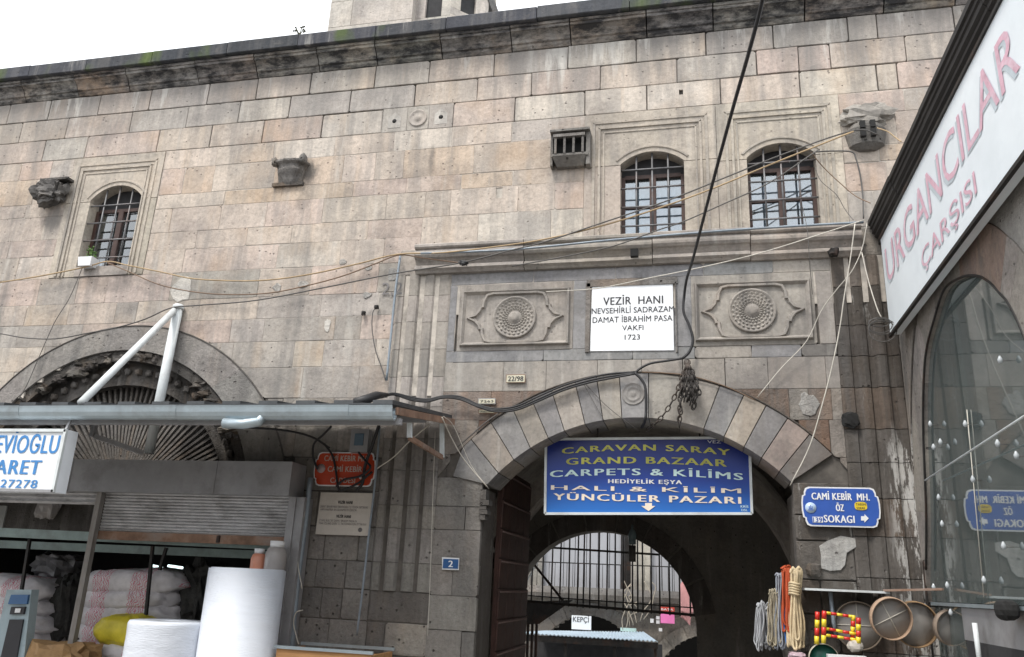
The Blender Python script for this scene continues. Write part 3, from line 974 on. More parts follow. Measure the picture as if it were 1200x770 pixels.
window(W3, .67, 1.455, 5.66, 6.60, 6.77, 7.375, 5.625, 6.58, 'curtain_b', 'right window with coloured cloth behind its panes')

# ---- carved bird-house brackets
def part_label(o, t):
    o['label'] = t
    return o
def lump(c, rx, ry, rz, amp, seed, n=10):
    mb = MB()
    vs = []
    for i in range(n + 1):
        th = PI * i / n
        for k in range(2 * n):
            ph = PI * k / n
            d = Vector((math.sin(th) * math.cos(ph), math.sin(th) * math.sin(ph), math.cos(th)))
            s_ = 1 + amp * noise.noise(d * 2.3 + Vector((seed, 0, 0))) + amp * .6 * noise.noise(d * 6 + Vector((seed, 4, 0)))
            e_ = [math.copysign(abs(v) ** .7, v) for v in d]
            vs.append((c[0] + rx * e_[0] * s_, c[1] + ry * e_[1] * s_, c[2] + rz * e_[2] * s_))
    fs = []
    m_ = 2 * n
    for i in range(n):
        for k in range(m_):
            a = i * m_ + k; b = i * m_ + (k + 1) % m_
            fs.append((a, b, b + m_, a + m_))
    mb.add(vs, fs)
    return mb
def smalllump(c, r, amp, seed): return lump(c, r, r, r, amp, seed, 6)
def scallop(cx, zt, zb, w, d, lobes, seed, name, parent, col):
    vs = []
    nr, na = 12, 44
    for j in range(nr + 1):
        t = j / nr
        z = zt - (zt - zb) * t
        k_ = (1.0 if t < .16 else .86 - .50 * ((t - .16) / .84) ** 1.5) * (1 + .05 * math.cos(t * 14))
        for i in range(na + 1):
            a_ = PI * i / na
            lob = 1 + (.10 * abs(math.cos(lobes * a_)) - .05 if t >= .16 else 0)
            nz = 1 + .10 * noise.noise(Vector((a_ * 2 + seed, t * 4, seed))) + .05 * noise.noise(Vector((a_ * 9 + seed, t * 12, 3)))
            vs.append((cx - math.cos(a_) * w / 2 * k_ * lob * nz, FY + .02 - math.sin(a_) ** .6 * (d + .02) * k_ * lob * nz, z + .008 * noise.noise(Vector((a_ * 6, seed, t * 3)))))
    m_ = na + 1
    fs = [(j * m_ + i, j * m_ + i + 1, (j + 1) * m_ + i + 1, (j + 1) * m_ + i) for j in range(nr) for i in range(na)]
    fs += [tuple(range(m_)), tuple(range((nr + 1) * m_ - 1, nr * m_ - 1, -1))]
    return MB().add(vs, fs).build(name, 'weathered', parent, col, False)
# 1: weathered lump beside the left window
a = P(49, 228); b = P(84, 228); zt = P(66, 213).z; zb = P(66, 242).z
mb = lump(((a.x + b.x) / 2, 8.92, (zt + zb) / 2 - .03), (b.x - a.x) / 2 * .85, .14, (zt - zb) / 2 - .04, .55, 3, 20)
for i_, v_ in enumerate(mb.v):
    mb.v[i_] = v_ + Vector((0, -.05 * abs(math.cos((v_.x - a.x) / (b.x - a.x) * 2 * PI)), 0))
o1 = mb.build('carved_bracket', 'weathered', han, (.20, .195, .19)); part_label(o1, 'worn lumpy stone bracket beside the planter window')
MB().box((a.x + .05, 8.86, zt - .045), (b.x, 9.0, zt - .01)).build('bracket_shelf', 'weathered', o1, (.10, .10, .10))
# 2: tray shaped bracket
a = P(323, 203); b = P(362, 203); zt = P(345, 187).z; zb = P(340, 219).z
mb = MB()
xm0, xm1 = a.x + .04, b.x - .03
mb.add([(xm0, 8.95, zt - .10), (xm1, 8.95, zt - .10), (xm1 - .05, 8.97, zb + .03), (xm0 + .05, 8.97, zb + .03), (xm0, 9.01, zt - .10), (xm1, 9.01, zt - .10), (xm1 - .05, 9.01, zb + .03), (xm0 + .05, 9.01, zb + .03)],
       [(0, 1, 2, 3), (4, 7, 6, 5), (0, 3, 7, 4), (1, 5, 6, 2), (0, 4, 5, 1), (3, 2, 6, 7)])
o2 = mb.build('carved_bracket', 'weathered', han, (.24, .235, .225)); part_label(o2, 'tray shaped carved bracket with curled ends')
MB().box((a.x, 8.95, zb), (b.x - .05, 9.01, zb + .05)).build('bracket_foot', 'weathered', o2, (.12, .115, .11))
for j, (xx, zz_, rr_) in enumerate(((xm0 + .01, zt - .10, .04), (xm1 - .01, zt - .08, .045))):
    lump((xx, 8.87, zz_), rr_, .06, rr_ * 1.5, .35, j * 5, 8).build('bracket_ear', 'weathered', o2, (.24, .235, .225), True)
scallop((xm0 + xm1) / 2, zt - .09, zb + .02, (xm1 - xm0) * 1.08, .19, 3, 8, 'bracket_body', o2, (.27, .26, .25))
MB().box((xm0 + .02, 8.97, zt - .10), (xm1 - .02, 9.003, zt - .01)).build('bracket_recess_shade', 'black', o2)  # solid black box painting the shade of the tray recess
# 3: bird house with little columns
a = P(647, 180); b = P(693, 180); zt = P(670, 160).z; zb = P(670, 198).z
mb = MB()
mb.box((a.x, 8.80, zt - .03), (b.x, 9.0, zt)); mb.box((a.x + .02, 8.84, zb + .10), (b.x - .02, 9.0, zb + .14)); mb.box((a.x, 8.88, zb - .0), (a.x + .03, 9.0, zt - .03)); mb.box((b.x - .05, 8.86, zb - .02), (b.x, 9.0, zt - .03))
mb.add([(a.x + .03, 8.82, zb + .10), (b.x - .05, 8.82, zb + .10), (b.x - .08, 8.93, zb), (a.x + .08, 8.93, zb), (a.x + .03, 9.0, zb + .10), (b.x - .05, 9.0, zb + .10), (b.x - .08, 9.0, zb), (a.x + .08, 9.0, zb)],
       [(0, 1, 2, 3), (4, 7, 6, 5), (0, 3, 7, 4), (1, 5, 6, 2), (0, 4, 5, 1), (3, 2, 6, 7)])
o3 = mb.build('carved_bracket', 'weathered', han, (.31, .30, .28)); part_label(o3, 'carved bird house with four little columns')
for k in range(4):
    x = a.x + .07 + (b.x - a.x - .16) * k / 3
    MB().box((x - .014, 8.83, zb + .14), (x + .014, 8.86, zt - .10)).build('small_column', 'weathered', o3, (.24, .23, .22))
MB().box((a.x + .04, 8.815, zt - .10), (b.x - .06, 8.87, zt - .06)).build('small_lintel', 'weathered', o3, (.38, .36, .34))
MB().box((a.x + .03, 8.965, zb + .14), (b.x - .05, 8.985, zt - .03)).build('bracket_recess_shade', 'black', o3)  # black sheet painting the shade behind the little columns
# 5: basket shaped bird house under a rough stone hood
a = P(990, 165); b = P(1040, 165); zt = P(1015, 148).z; zb = P(1015, 178).z
mb = MB()
vs = []
for j, (zz, k_, yy) in enumerate(((zt, .36, 8.88), (zt - .09, .5, 8.82), (zb + .06, .42, 8.86), (zb, .2, 8.94))):
    for i in range(9):
        t = PI * i / 8
        vs.append(((a.x + b.x) / 2 - math.cos(t) * (b.x - a.x) * k_, 9.0 - math.sin(t) * (9.0 - yy), zz))
mb.add(vs, [(j * 9 + i, j * 9 + i + 1, j * 9 + i + 10, j * 9 + i + 9) for j in range(3) for i in range(8)] + [tuple(range(9)), tuple(range(35, 26, -1))])
o5 = mb.build('carved_bracket', 'weathered', han, (.22, .215, .205)); part_label(o5, 'basket shaped bird house under a rough stone hood')
cx = (a.x + b.x) / 2
for dx, dz in ((-.06, -.03), (.05, -.03), (-.06, -.14), (.05, -.14)):
    MB().box((cx + dx - .028, 8.808, zt + dz - .09), (cx + dx + .028, 8.86, zt + dz)).build('small_opening_shade', 'black', o5)  # solid black boxes painting the shade inside the basket openings
mb = lump((cx + .02, 8.97, zt + .13), .28, .09, .12, .5, 9, 10)
hd = mb.build('stone_hood', 'carved', o5, (.36, .34, .31))

# ---- string course over the gate (profile y,z), in stones
SX0, SX1 = -3.42, 1.86
strp = [(9.06, 5.625), (8.85, 5.625), (8.835, 5.61), (8.835, 5.58), (8.85, 5.565), (8.88, 5.555), (8.86, 5.53), (8.85, 5.505), (8.85, 5.475), (8.87, 5.445), (8.90, 5.43), (8.925, 5.40), (8.94, 5.37), (8.905, 5.35), (8.895, 5.31), (8.93, 5.285), (8.95, 5.262), (9.06, 5.262)]
xs = [SX0] + [xat(p, 5.45, 8.8) for p in (612, 764, 880)] + [SX1]
for i in range(len(xs) - 1):
    d = (0, .004, -.003, .012)[i]
    extrude_x([(a + d if a < 9 else a, b - d * .5) for a, b in strp], xs[i] + .004, xs[i + 1] - .005).build('string_course_stone', 'cornice' if False else 'carved', han, jit((.37, .34, .31), .06))

q = P(743.5, 297, 8.83)
MB().box((q.x - .045, 8.79, q.z - .045), (q.x + .045, 8.86, q.z + .045)).build('socket_hole_shade', 'black', han)  # solid black box standing in for the darkness of a square hole
# ---- vertical mouldings of the portal
def flute(x0, x1, z0, z1, prof, col, mat):
    n = len(prof)
    pts = [(x0 + (x1 - x0) * t, FY - h * .75) for t, h in prof]
    ol = pts + [(x1, FY + .07), (x0, FY + .07)]
    k = len(ol)
    mb = MB()
    mb.add([(a, b, z0) for a, b in ol] + [(a, b, z1) for a, b in ol],
           [tuple(range(k)), tuple(range(2 * k - 1, k - 1, -1))] + [((i + 1) % k, i, i + k, (i + 1) % k + k) for i in range(k)])
    return mb.build('moulded_stone', mat, han, jit(col, .06))
profL = [(0, .0), (.03, .015), (.13, .015), (.15, -.02), (.22, -.02), (.24, .04), (.28, .055), (.36, .055), (.40, .04), (.43, -.015), (.50, -.03), (.53, .01), (.60, .025), (.68, .02), (.72, -.02), (.78, -.02), (.80, .012), (.97, .012), (1, 0)]
profR = [(1 - t, h) for t, h in profL][::-1]
zz = [5.62, 5.27, 4.98, 4.63, 4.28, 3.93, 3.56, 3.18, 2.80, 2.40, 2.14, 1.76, 1.45]
for i in range(len(zz) - 1):
    low_ = zz[i] < 3.4
    x1_ = -2.95 if i else SX0 - .0
    if i == 0:
        block(PL, SX0, zz[1], zz[0], LOWG, 'carved', name='pilaster_cap_stone')
        continue
    flute(PL, -2.955, zz[i + 1] + .003, zz[i] - .003, profL, LOWG if not low_ else (.31, .295, .275), 'stone_low' if low_ else 'carved')
zz = [5.262, 4.9, 4.45, 4.10, 3.75, 3.30, 2.95, 2.58, 2.2, 1.80, 1.55, 1.1, .7, .3, -.1, -.6, -1.2]
for i in range(len(zz) - 1):
    flute(1.525, 2.16, zz[i + 1] + .004, zz[i] - .004, profR, rnd.choice([SOOT, BROWN, DARK]) if i > 0 else (.24, .2, .17), 'stone_soot')
for i in range(len(zz) - 1):
    block(2.16, 4.3, zz[i + 1], zz[i], SOOT, 'stone_soot')

q = P(996, 493)
lump((q.x, 8.97, q.z), .085, .03, .08, .3, 2, 10).build('socket_hole_shade', 'black', han)  # flattened black lump standing in for the darkness of a round hole
# ---- panel field: grey bands, relief panels
def band(px0, py0, px1, py1):
    a = P(px0, py0); b = P(px1, py1)
    return a.x, b.x, b.z, a.z
BAND = (.27, .27, .275)
zt_, zb_ = 5.262, 5.135
bx = [-2.955, -1.9, -.9, .12, .9, 1.30, 1.52]
for i in range(len(bx) - 1):
    block(bx[i], bx[i + 1], zb_ - .03, zt_, jit(BAND) if i in (0, 1, 2, 3) else jit(LOWG), 'band', gap=.004, name='band_stone', dy=.002)
for i in range(6):
    block([-2.955, -1.75, -.7, .0, .62, 1.15][i], [-1.75, -.7, .0, .62, 1.15, 1.52][i], 4.105, 4.245, [BAND, BAND, BAND, LOWG, BAND, (.2, .19, .18)][i], 'band', gap=.004, name='band_stone', dy=.002)
block(-2.955, -2.86, 4.245, 5.105, BAND, 'band', gap=.004, name='band_stone')
block(-1.40, -1.22, 4.245, 5.105, BAND, 'band', gap=.004, name='band_stone')
block(-.21, -.02, 4.245, 5.105, BAND, 'band', gap=.004, name='band_stone')
block(1.345, 1.52, 4.245, 5.105, LOWG, 'band', gap=.004, name='band_stone')
block(-1.22, -.21, 5.06, 5.105, BAND, 'band', gap=.003, name='band_stone')
def ring_strip(path, w, h, y, closed=False):
    """raised strip of width w and height h along a 2D path"""
    n = len(path)
    L = []
    for i in range(n):
        a = Vector(path[i - 1 if (i or closed) else i]); b = Vector(path[(i + 1) % n if (i < n - 1 or closed) else i]); d = (b - a)
        d = d.normalized() if d.length > 1e-9 else Vector((1, 0))
        nn_ = Vector((-d.y, d.x))
        p = Vector(path[i])
        L.append((p - nn_ * w / 2, p - nn_ * w / 4, p + nn_ * w / 4, p + nn_ * w / 2))
    vs = []
    for q in L:
        vs += [(q[0].x, y, q[0].y), (q[1].x, y - h, q[1].y), (q[2].x, y - h, q[2].y), (q[3].x, y, q[3].y)]
    fs = []
    for i in range(n if closed else n - 1):
        a = i * 4; b = ((i + 1) % n) * 4
        for k in range(3):
            fs.append((a + k, a + k + 1, b + k + 1, b + k))
    return MB().add(vs, fs)
def relief(x0, x1, z0, z1, lab):
    col = (.37, .345, .315)
    base = block(x0 - .04, x1 + .04, 4.245, 5.105, col, 'carved', gap=.004, name='relief_panel', dy=0, depth=.09)[0]
    base['label'] = lab
    # recessed field reads through a raised frame
    yb = FY - .004
    fw = .055
    fr = MB()
    o = [(x0, z0), (x1, z0), (x1, z1), (x0, z1)]
    i1 = inset(o, fw * .45); i2 = inset(o, fw)
    vs = [(a, yb + .004, b) for a, b in o] + [(a, yb - .040, b) for a, b in inset(o, .012)] + [(a, yb - .040, b) for a, b in i1] + [(a, yb + .004, b) for a, b in i2]
    fs = [(k + 4 * j, (k + 1) % 4 + 4 * j, (k + 1) % 4 + 4 * j + 4, k + 4 * j + 4) for j in range(3) for k in range(4)]
    fr.add(vs, fs).build('raised_frame', 'carved', base, col)
    cx, cz = (x0 + x1) / 2, (z0 + z1) / 2
    hw, hh = (x1 - x0) / 2 - fw - .01, (z1 - z0) / 2 - fw + .005
    # ogee cartouche: bracket shaped ends meeting in a point, joined by straight runs
    half = [(-.45 * hw, hh), (-.58 * hw, hh * .94), (-.64 * hw, hh * .70), (-.655 * hw, hh * .45), (-.70 * hw, hh * .45), (-.72 * hw, hh * .30), (-.80 * hw, hh * .12), (-.95 * hw, hh * .0)]
    pts = [(.45 * hw, hh)] + half + [(a, -b) for a, b in half[::-1][1:]] 
    full_ = pts + [(-a, -b) for a, b in pts[0:]]
    path = [(cx + a, cz + b) for a, b in full_]
    ring_strip(path, .05, .036, yb + .003, True).build('ogee_moulding', 'carved', base, col)
    # rosette with rings of petals
    R_ = hh * .86
    rs = MB()
    rs.lathe((cx, yb, cz), [(R_, -.002), (R_, .022), (R_ * .93, .028), (R_ * .90, .016), (R_ * .30, .012), (R_ * .22, .040), (R_ * .1, .046), (.001, .046)], 36, 'Y')
    ros = rs.build('rosette', 'carved', base, col)
    pm = MB()
    for ring, (rr, np_, ww) in enumerate(((.80, 24, .10), (.65, 24, .082), (.51, 24, .065), (.39, 24, .05))):
        for k in range(np_):
            t = 2 * PI * (k + .5 * (ring % 2)) / np_
            c = Vector((cx + R_ * rr * math.cos(t), cz + R_ * rr * math.sin(t)))
            er = Vector((math.cos(t), math.sin(t))); et = Vector((-er.y, er.x))
            w = R_ * ww * 1.15; l = R_ * .085
            q = [c + er * l, c + et * w, c - er * l * .9, c - et * w]
            vs = [(p.x, yb - .014, p.y) for p in q] + [(c.x + er.x * l * .3, yb - .034, c.y + er.y * l * .3)]
            pm.add(vs, [(0, 1, 4), (1, 2, 4), (2, 3, 4), (3, 0, 4)])
    po = pm.build('petal', 'carved', base, (.40, .375, .34))
    po['kind'] = 'stuff'
    return base
relief(-2.79, -1.44, 4.30, 5.02, 'left carved panel with a rosette between pointed curves')
relief(.01, 1.285, 4.30, 5.01, 'right carved panel with a rosette between pointed curves')

# ---- courses between panels and gate arch
ge = lambda x: gate_ext(x)
row(4.105, 3.745, [590, 640, 700, 752, 800, 850, 900, 968], [(-2.955, 1.525)], [LOWG, (.38, .36, .33), LOWG], 'carved', thin_g, low=ge)
row(3.745, 3.40, [575, 925, 948, 975], [(-2.955, 1.525)], [LOWG, (.30, .24, .20), (.26, .19, .15)], 'stone_low', thin_g, low=ge)
row(3.40, 3.00, [560, 973], [(-2.955, 1.525)], [LOWG, (.25, .17, .13)], 'stone_low', thin_g, low=ge)
row(3.00, 2.735, [540], [(-2.955, 1.525)], [(.27, .25, .23), (.20, .17, .15)], 'stone_low', thin_g, low=ge)
# jambs below the spring
for (a, b, jl_, jr_) in ((2.735, 2.40, [], [975]), (2.40, 2.14, [545], []), (2.14, 1.76, [], [1000]), (1.76, 1.43, [530], [962]), (1.43, 1.07, [], [985]), (1.07, .7, [540], [960]), (.7, .3, [], [980]), (.3, -.1, [], []), (-.1, -.5, [], []), (-.5, -.85, [], []), (-.85, -1.25, [], [])):
    row(a, b, jl_, [(-2.955, -2.40)], [(.33, .315, .295), (.28, .27, .255)], 'stone_low', thin_g)
    row(a, b, jr_, [(.965, 1.525)], [SOOT, DARK, BROWN], 'stone_soot', open_g)
# white plaster patch on the right jamb
q = [(969, 634), (985, 628), (1002, 631), (1003, 641), (992, 648), (990, 662), (985, 668), (973, 669), (962, 666), (962, 650), (960, 640)]
M['white_plaster'] = stone_mat('flaking_white_plaster', objcol=False, col=(.44, .44, .43), streak=.5, pits=.8, rough_bump=2.0, ochre=0)
pp = MB().poly([(P(a, b).x, P(a, b).z) for a, b in q][::-1], FY - .012, FY + .0)
part_label(pp.build('plaster_patch', 'white_plaster', han), 'ragged white plaster patch beside the gate')
for (px, py, s_, sd_) in ((953, 668, .07, 1),):
    smalllump((P(px, py).x, FY - .01, P(px, py).z), s_, .4, sd_).build('rough_stone', 'weathered', han, SOOT)

# ---- gate arch stones, alternately blue-grey and cream
vj = [((571, 568), (540, 528)), ((582, 552), (553, 516)), ((600, 536), (576, 496)), ((621, 524), (602, 481)), ((642, 512), (624, 470)), ((662, 506), (648, 462)), ((686, 498), (675, 452)), ((707, 494), (700, 447)), ((729, 491), (726, 440)),
      ((760, 491), (760, 440)), ((795, 495), (802, 444)), ((825, 502), (844, 451)), ((849, 511), (872, 463)), ((872, 524), (897, 477)), ((893, 536), (922, 492)), ((914, 552), (948, 510)), ((926, 566), (978, 531))]
LT = (.39, .36, .32); LG = (.285, .28, .28)
vc = [(.25, .25, .25), LT, LG, LT, LG, LT, LG, (.40, .37, .33), (.33, .33, .33), (.38, .36, .33), (.36, .33, .30), LG, (.40, .35, .295), (.28, .27, .27), (.31, .26, .235), (.22, .205, .20)]
angs = []
for (i_, e_) in vj:
    p = P(*i_); q = P(*e_)
    angs.append((math.atan2(p.x - G_C[0], p.z - G_C[1]), math.atan2(q.x - G_C[0], q.z - G_C[1])))
for k in range(len(vj) - 1):
    ai0, ae0 = angs[k]; ai1, ae1 = angs[k + 1]
    n = 5
    g = .0018
    inn = [(G_C[0] + G_RI * math.sin(t), G_C[1] + G_RI * math.cos(t)) for t in [ai0 + g + (ai1 - ai0 - 2 * g) * j / n for j in range(n + 1)]]
    ext = [(G_C[0] + (G_RE - .01) * math.sin(t), G_C[1] + (G_RE - .01) * math.cos(t)) for t in [ae0 + g + (ae1 - ae0 - 2 * g) * j / n for j in range(n + 1)]]
    if k == 0: ext[0] = (-2.76, 2.74)
    MB().poly(inn + ext[::-1], FY - .018, FY + .62, bev=.003).build('arch_stone', 'band' if k % 2 == 0 else 'carved', han, jit(vc[k], .04))
# thin dark roll over the arch
ring_strip([(G_C[0] + (G_RE + .004) * math.sin(t), G_C[1] + (G_RE + .004) * math.cos(t)) for t in [math.radians(-42 + 84 * j / 30) for j in range(31)]], .020, .014, FY - .016).build('arch_roll', 'stone_soot', han, (.12, .11, .10))
kc = P(742, 462)
MB().lathe((kc.x, FY - .020, kc.z), [(.13, -.002), (.13, .006), (.12, .006), (.115, .002), (.09, .002), (.085, .006), (.07, .006), (.065, .002), (.035, .002), (.03, .006), (.001, .007)], 22, 'Y').build('rosette', 'carved', han, (.33, .32, .31))
# little capital on the left jamb
mb = MB()
for k, (w, z0_, z1_) in enumerate(((.05, 2.60, 2.72), (.09, 2.54, 2.60), (.06, 2.49, 2.54), (.075, 2.44, 2.49), (.05, 2.38, 2.44))):
    mb.box((-2.42, 8.98 - w * .3, z0_ - .12), (-2.42 + w + .02, 9.12, z1_ - .125))
mb.build('jamb_capital', 'weathered', han, (.2, .19, .18))

# ---- reveals, passage, inner arch (behind the gate)
def shell(path, y0, y1, name, mat, col, t=.25, cap=True):
    """vaulted surface: path (x,z) open outline swept in y, thickness outwards"""
    n = len(path)
    out = []
    for i in range(n):
        a = Vector(path[max(i - 1, 0)]); b = Vector(path[min(i + 1, n - 1)]); d = (b - a).normalized()
        out.append((path[i][0] - d.y * t, path[i][1] + d.x * t))
    vs = [(a, y0, b) for a, b in path] + [(a, y1, b) for a, b in path] + [(a, y0, b) for a, b in out] + [(a, y1, b) for a, b in out]
    fs = []
    for i in range(n - 1):
        fs += [(i, i + 1, n + i + 1, n + i), (2 * n + i + 1, 2 * n + i, 3 * n + i, 3 * n + i + 1), (i + 1, i, 2 * n + i, 2 * n + i + 1), (n + i, n + i + 1, 3 * n + i + 1, 3 * n + i)]
    fs += [(0, n, 3 * n, 2 * n), (n - 1, 3 * n - 1, 4 * n - 1, 2 * n - 1)]
    return MB().add(vs, fs).build(name, mat, han, col)
def arch_path(cx, cz, r, a_deg, zfloor, xl=None, xr=None, n=20):
    pts = [(cx + r * math.sin(t), cz + r * math.cos(t)) for t in [math.radians(-a_deg + 2 * a_deg * k / n) for k in range(n + 1)]]
    x0 = xl if xl is not None else pts[0][0]; x1 = xr if xr is not None else pts[-1][0]
    return [(x0, zfloor), (x0, pts[0][1])] + pts + [(x1, pts[-1][1]), (x1, zfloor)]
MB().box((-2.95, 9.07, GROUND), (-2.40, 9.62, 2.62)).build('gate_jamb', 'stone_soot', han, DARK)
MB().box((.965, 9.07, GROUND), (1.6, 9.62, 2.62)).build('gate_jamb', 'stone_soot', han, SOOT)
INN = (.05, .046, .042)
shell(arch_path(-.9, 1.55, 2.55, 80, GROUND, -3.55, 1.62), 9.62, 11.6, 'passage_vault', 'stone_low', (.42, .40, .37))
shell(arch_path(-.75, 1.35, 2.05, 78, GROUND, -3.35, 1.40), 11.6, 12.05, 'vault_rib', 'stone_low', (.45, .42, .39))
shell(arch_path(-.9, 1.55, 2.45, 80, GROUND, -3.55, 1.62), 12.05, 14.0, 'passage_vault', 'stone_low', (.42, .40, .37))
MB().box((1.0, 11.2, GROUND), (1.35, 11.6, 1.65)).build('passage_pier', 'stone_low', han, (.35, .33, .30))
# wall round the inner arch
IC = (-1.63, .957); IR = 1.545
n = 24
ap = [(IC[0] + IR * math.sin(t), IC[1] + IR * math.cos(t)) for t in [math.radians(-92 + 184 * k / n) for k in range(n + 1)]]
ol = [(-4.2, GROUND), (IC[0] - IR, GROUND)] + ap + [(IC[0] + IR, GROUND), (2.2, GROUND), (2.2, 4.6), (-4.2, 4.6)]
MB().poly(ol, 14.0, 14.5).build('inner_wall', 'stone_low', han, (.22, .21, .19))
for k in range(9):                                                # stones of the inner arch
    t0 = math.radians(-81 + 18 * k); t1 = math.radians(-81 + 18 * (k + 1))
    q = [(IC[0] + (IR + .0) * math.sin(t), IC[1] + IR * math.cos(t)) for t in (t0 + .01, (t0 + t1) / 2, t1 - .01)] + [(IC[0] + (IR + .33) * math.sin(t), IC[1] + (IR + .33) * math.cos(t)) for t in (t1 - .01, (t0 + t1) / 2, t0 + .01)]
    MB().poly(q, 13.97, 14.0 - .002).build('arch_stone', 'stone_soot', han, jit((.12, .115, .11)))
# closed rooms behind the upper wall, roof
mb = MB()
mb.box((XL, 9.2, 4.7), (XR, 14.4, 4.85)); mb.box((XL, 9.45, 8.50), (XR, 14.5, 8.62)); mb.box((XL, 14.38, 4.6), (XR, 14.5, 8.5)); mb.box((XR - .2, 9.2, GROUND), (XR, 14.4, 8.5)); mb.box((XL, 9.2, 2.6), (XL + .2, 14.4, 8.5))
mb.box((-4.3, 13.0, GROUND), (-4.2, 14.5, 4.7)); mb.box((2.2, 9.3, GROUND), (2.3, 14.5, 4.7))
mb.build('inner_masonry', 'stone_soot', han, (.12, .11, .10))
MB().box((XL, 9.5, 8.9), (XR, 14.6, 9.02)).build('roof', 'lead', han)
MB().box((XL, 9.15, 8.4), (XR, 9.5, 8.95)).build('parapet_core', 'lead', han)

# ---- shop arch in the left wall: ring of plain stone, dentil moulding, ribbed fan
n = 40
LS = math.asin(min(1, 1.0))
aA = math.radians(96)
nv = 9
for k in range(nv):
    t0 = -math.radians(74) + math.radians(148) * k / nv; t1 = -math.radians(74) + math.radians(148) * (k + 1) / nv
    m_ = 4
    ts = [t0 + (t1 - t0) * j / m_ for j in range(m_ + 1)]
    ci = (-7.50, 2.20)
    q = [(ci[0] + 2.16 * math.sin(t), ci[1] + 2.16 * math.cos(t)) for t in ts] + [(L_C[0] + (L_RE - .008) * math.sin(t), L_C[1] + (L_RE - .008) * math.cos(t)) for t in ts[::-1]]
    MB().poly(q, FY - .006, FY + .35, bev=.003).build('arch_stone', 'stone_low', han, jit((.34, .325, .305), .04))
ring_strip([(L_C[0] + (L_RE + .0) * math.sin(t), L_C[1] + (L_RE + .0) * math.cos(t)) for t in [math.radians(-80 + 160 * j / 40) for j in range(41)]], .022, .012, FY - .004).build('arch_roll', 'stone_soot', han, (.16, .15, .14))
def ring_prism(c, r0, r1, y0, y1, a0, a1, n, jitter=0.0):
    vs = []
    for k in range(n + 1):
        t = math.radians(a0 + (a1 - a0) * k / n)
        j = 1 + (rnd.uniform(-jitter, jitter) if jitter else 0)
        for r, y_ in ((r0, y0), (r1 * j, y0), (r1, y1), (r0, y1)):
            vs.append((c[0] + r * math.sin(t), y_, c[1] + r * math.cos(t)))
    fs = [(4 * k + j, 4 * k + (j + 1) % 4, 4 * k + 4 + (j + 1) % 4, 4 * k + 4 + j) for k in range(n) for j in range(4)]
    fs += [(0, 1, 2, 3), (4 * n + 3, 4 * n + 2, 4 * n + 1, 4 * n)]
    return MB().add(vs, fs)
ci = (-7.50, 2.20)
part_label(ring_prism(ci, 2.02, 2.17, FY + .03, FY + .2, -80, 80, 90, .022).build('arch_fringe', 'weathered', han, (.075, .07, .065)), 'crumbling black inner arch moulding')
ring_prism(ci, 1.72, 2.03, FY + .18, FY + .3, -80, 80, 40, .006).build('dentil_band', 'weathered', han, (.08, .075, .07))
for k in range(31):
    t = math.radians(-75 + 150 * k / 30)
    r = 1.9
    smalllump((ci[0] + r * math.sin(t), FY + .16, ci[1] + r * math.cos(t)), .045, .3, k).build('dentil_knob', 'weathered', han, (.16, .15, .14))
for k in range(26):
    t = math.radians(rnd.uniform(-66, 66)); r = rnd.uniform(2.0, 2.12)
    lump((ci[0] + r * math.sin(t), FY + .07, ci[1] + r * math.cos(t)), rnd.uniform(.05, .15), .07, rnd.uniform(.03, .06), .6, k * 3.3, 6).build('broken_fringe_piece', 'weathered', han, rnd.choice([(.06, .055, .05), (.10, .09, .085), (.26, .24, .21)]))
fan = MB(); fan.poly([(ci[0] - 2.3, 2.0), (ci[0] + 2.3, 2.0)] + [(ci[0] + 2.3 * math.cos(t), ci[1] + 1.75 * math.sin(t)) for t in [PI * k / 24 for k in range(25)]], FY + .42, FY + .44)
fo = fan.build('fan_panel', 'weathered', han, (.10, .095, .09)); fo['label'] = 'radiating ribbed fan filling the shop arch'
fc = (ci[0], 2.30)
for k in range(60):
    t = math.radians(-84 + 168 * k / 59)
    r0, r1 = .55, 1.72
    ex = 1.28 if abs(t) > .9 else 1 + .28 * abs(t) / .9
    a = (fc[0] + r0 * math.sin(t), FY + .40, fc[1] + r0 * math.cos(t)); b = (fc[0] + r1 * ex * math.sin(t), FY + .36, fc[1] + r1 * math.cos(t) * .97)
    MB().bar(a, b, .032, .03, up=(0, 1, 0)).build('fan_rib', 'weathered', fo, (.26, .245, .23))

# painted survey number and whitish smears on the wall
wall_text('2,2', 447, 345, 471, 331, 'ink_grey', han, FY - .012, name='painted_number', bold=.0, thick=.001)
def patch(px, py, w, h, col, seed, Y=FY, name='mortar_patch'):
    c = P(px, py)
    n = 14
    q = []
    for k in range(n):
        t = 2 * PI * k / n
        s_ = 1 + .45 * noise.noise(Vector((math.cos(t) * 1.5 + seed, math.sin(t) * 1.5, seed)))
        q.append((c.x + w * math.cos(t) * s_, c.z + h * math.sin(t) * s_))
    o = MB().poly(q, Y - .010, Y + .01, bev=.004).build(name, 'pale_patch' if seed < 4 else 'plaster', han)
    return o
for i, (px, py, w, h) in enumerate(((214, 340, .17, .16), (384, 381, .045, .085), (325, 337, .06, .06), (356, 333, .07, .05), (402, 307, .05, .04), (432, 314, .055, .035), (460, 322, .06, .09), (430, 346, .06, .04), (1000, 357, .0, .0), (947, 474, .10, .13))):
    if w: patch(px, py, w, h, None, i * 3.1)

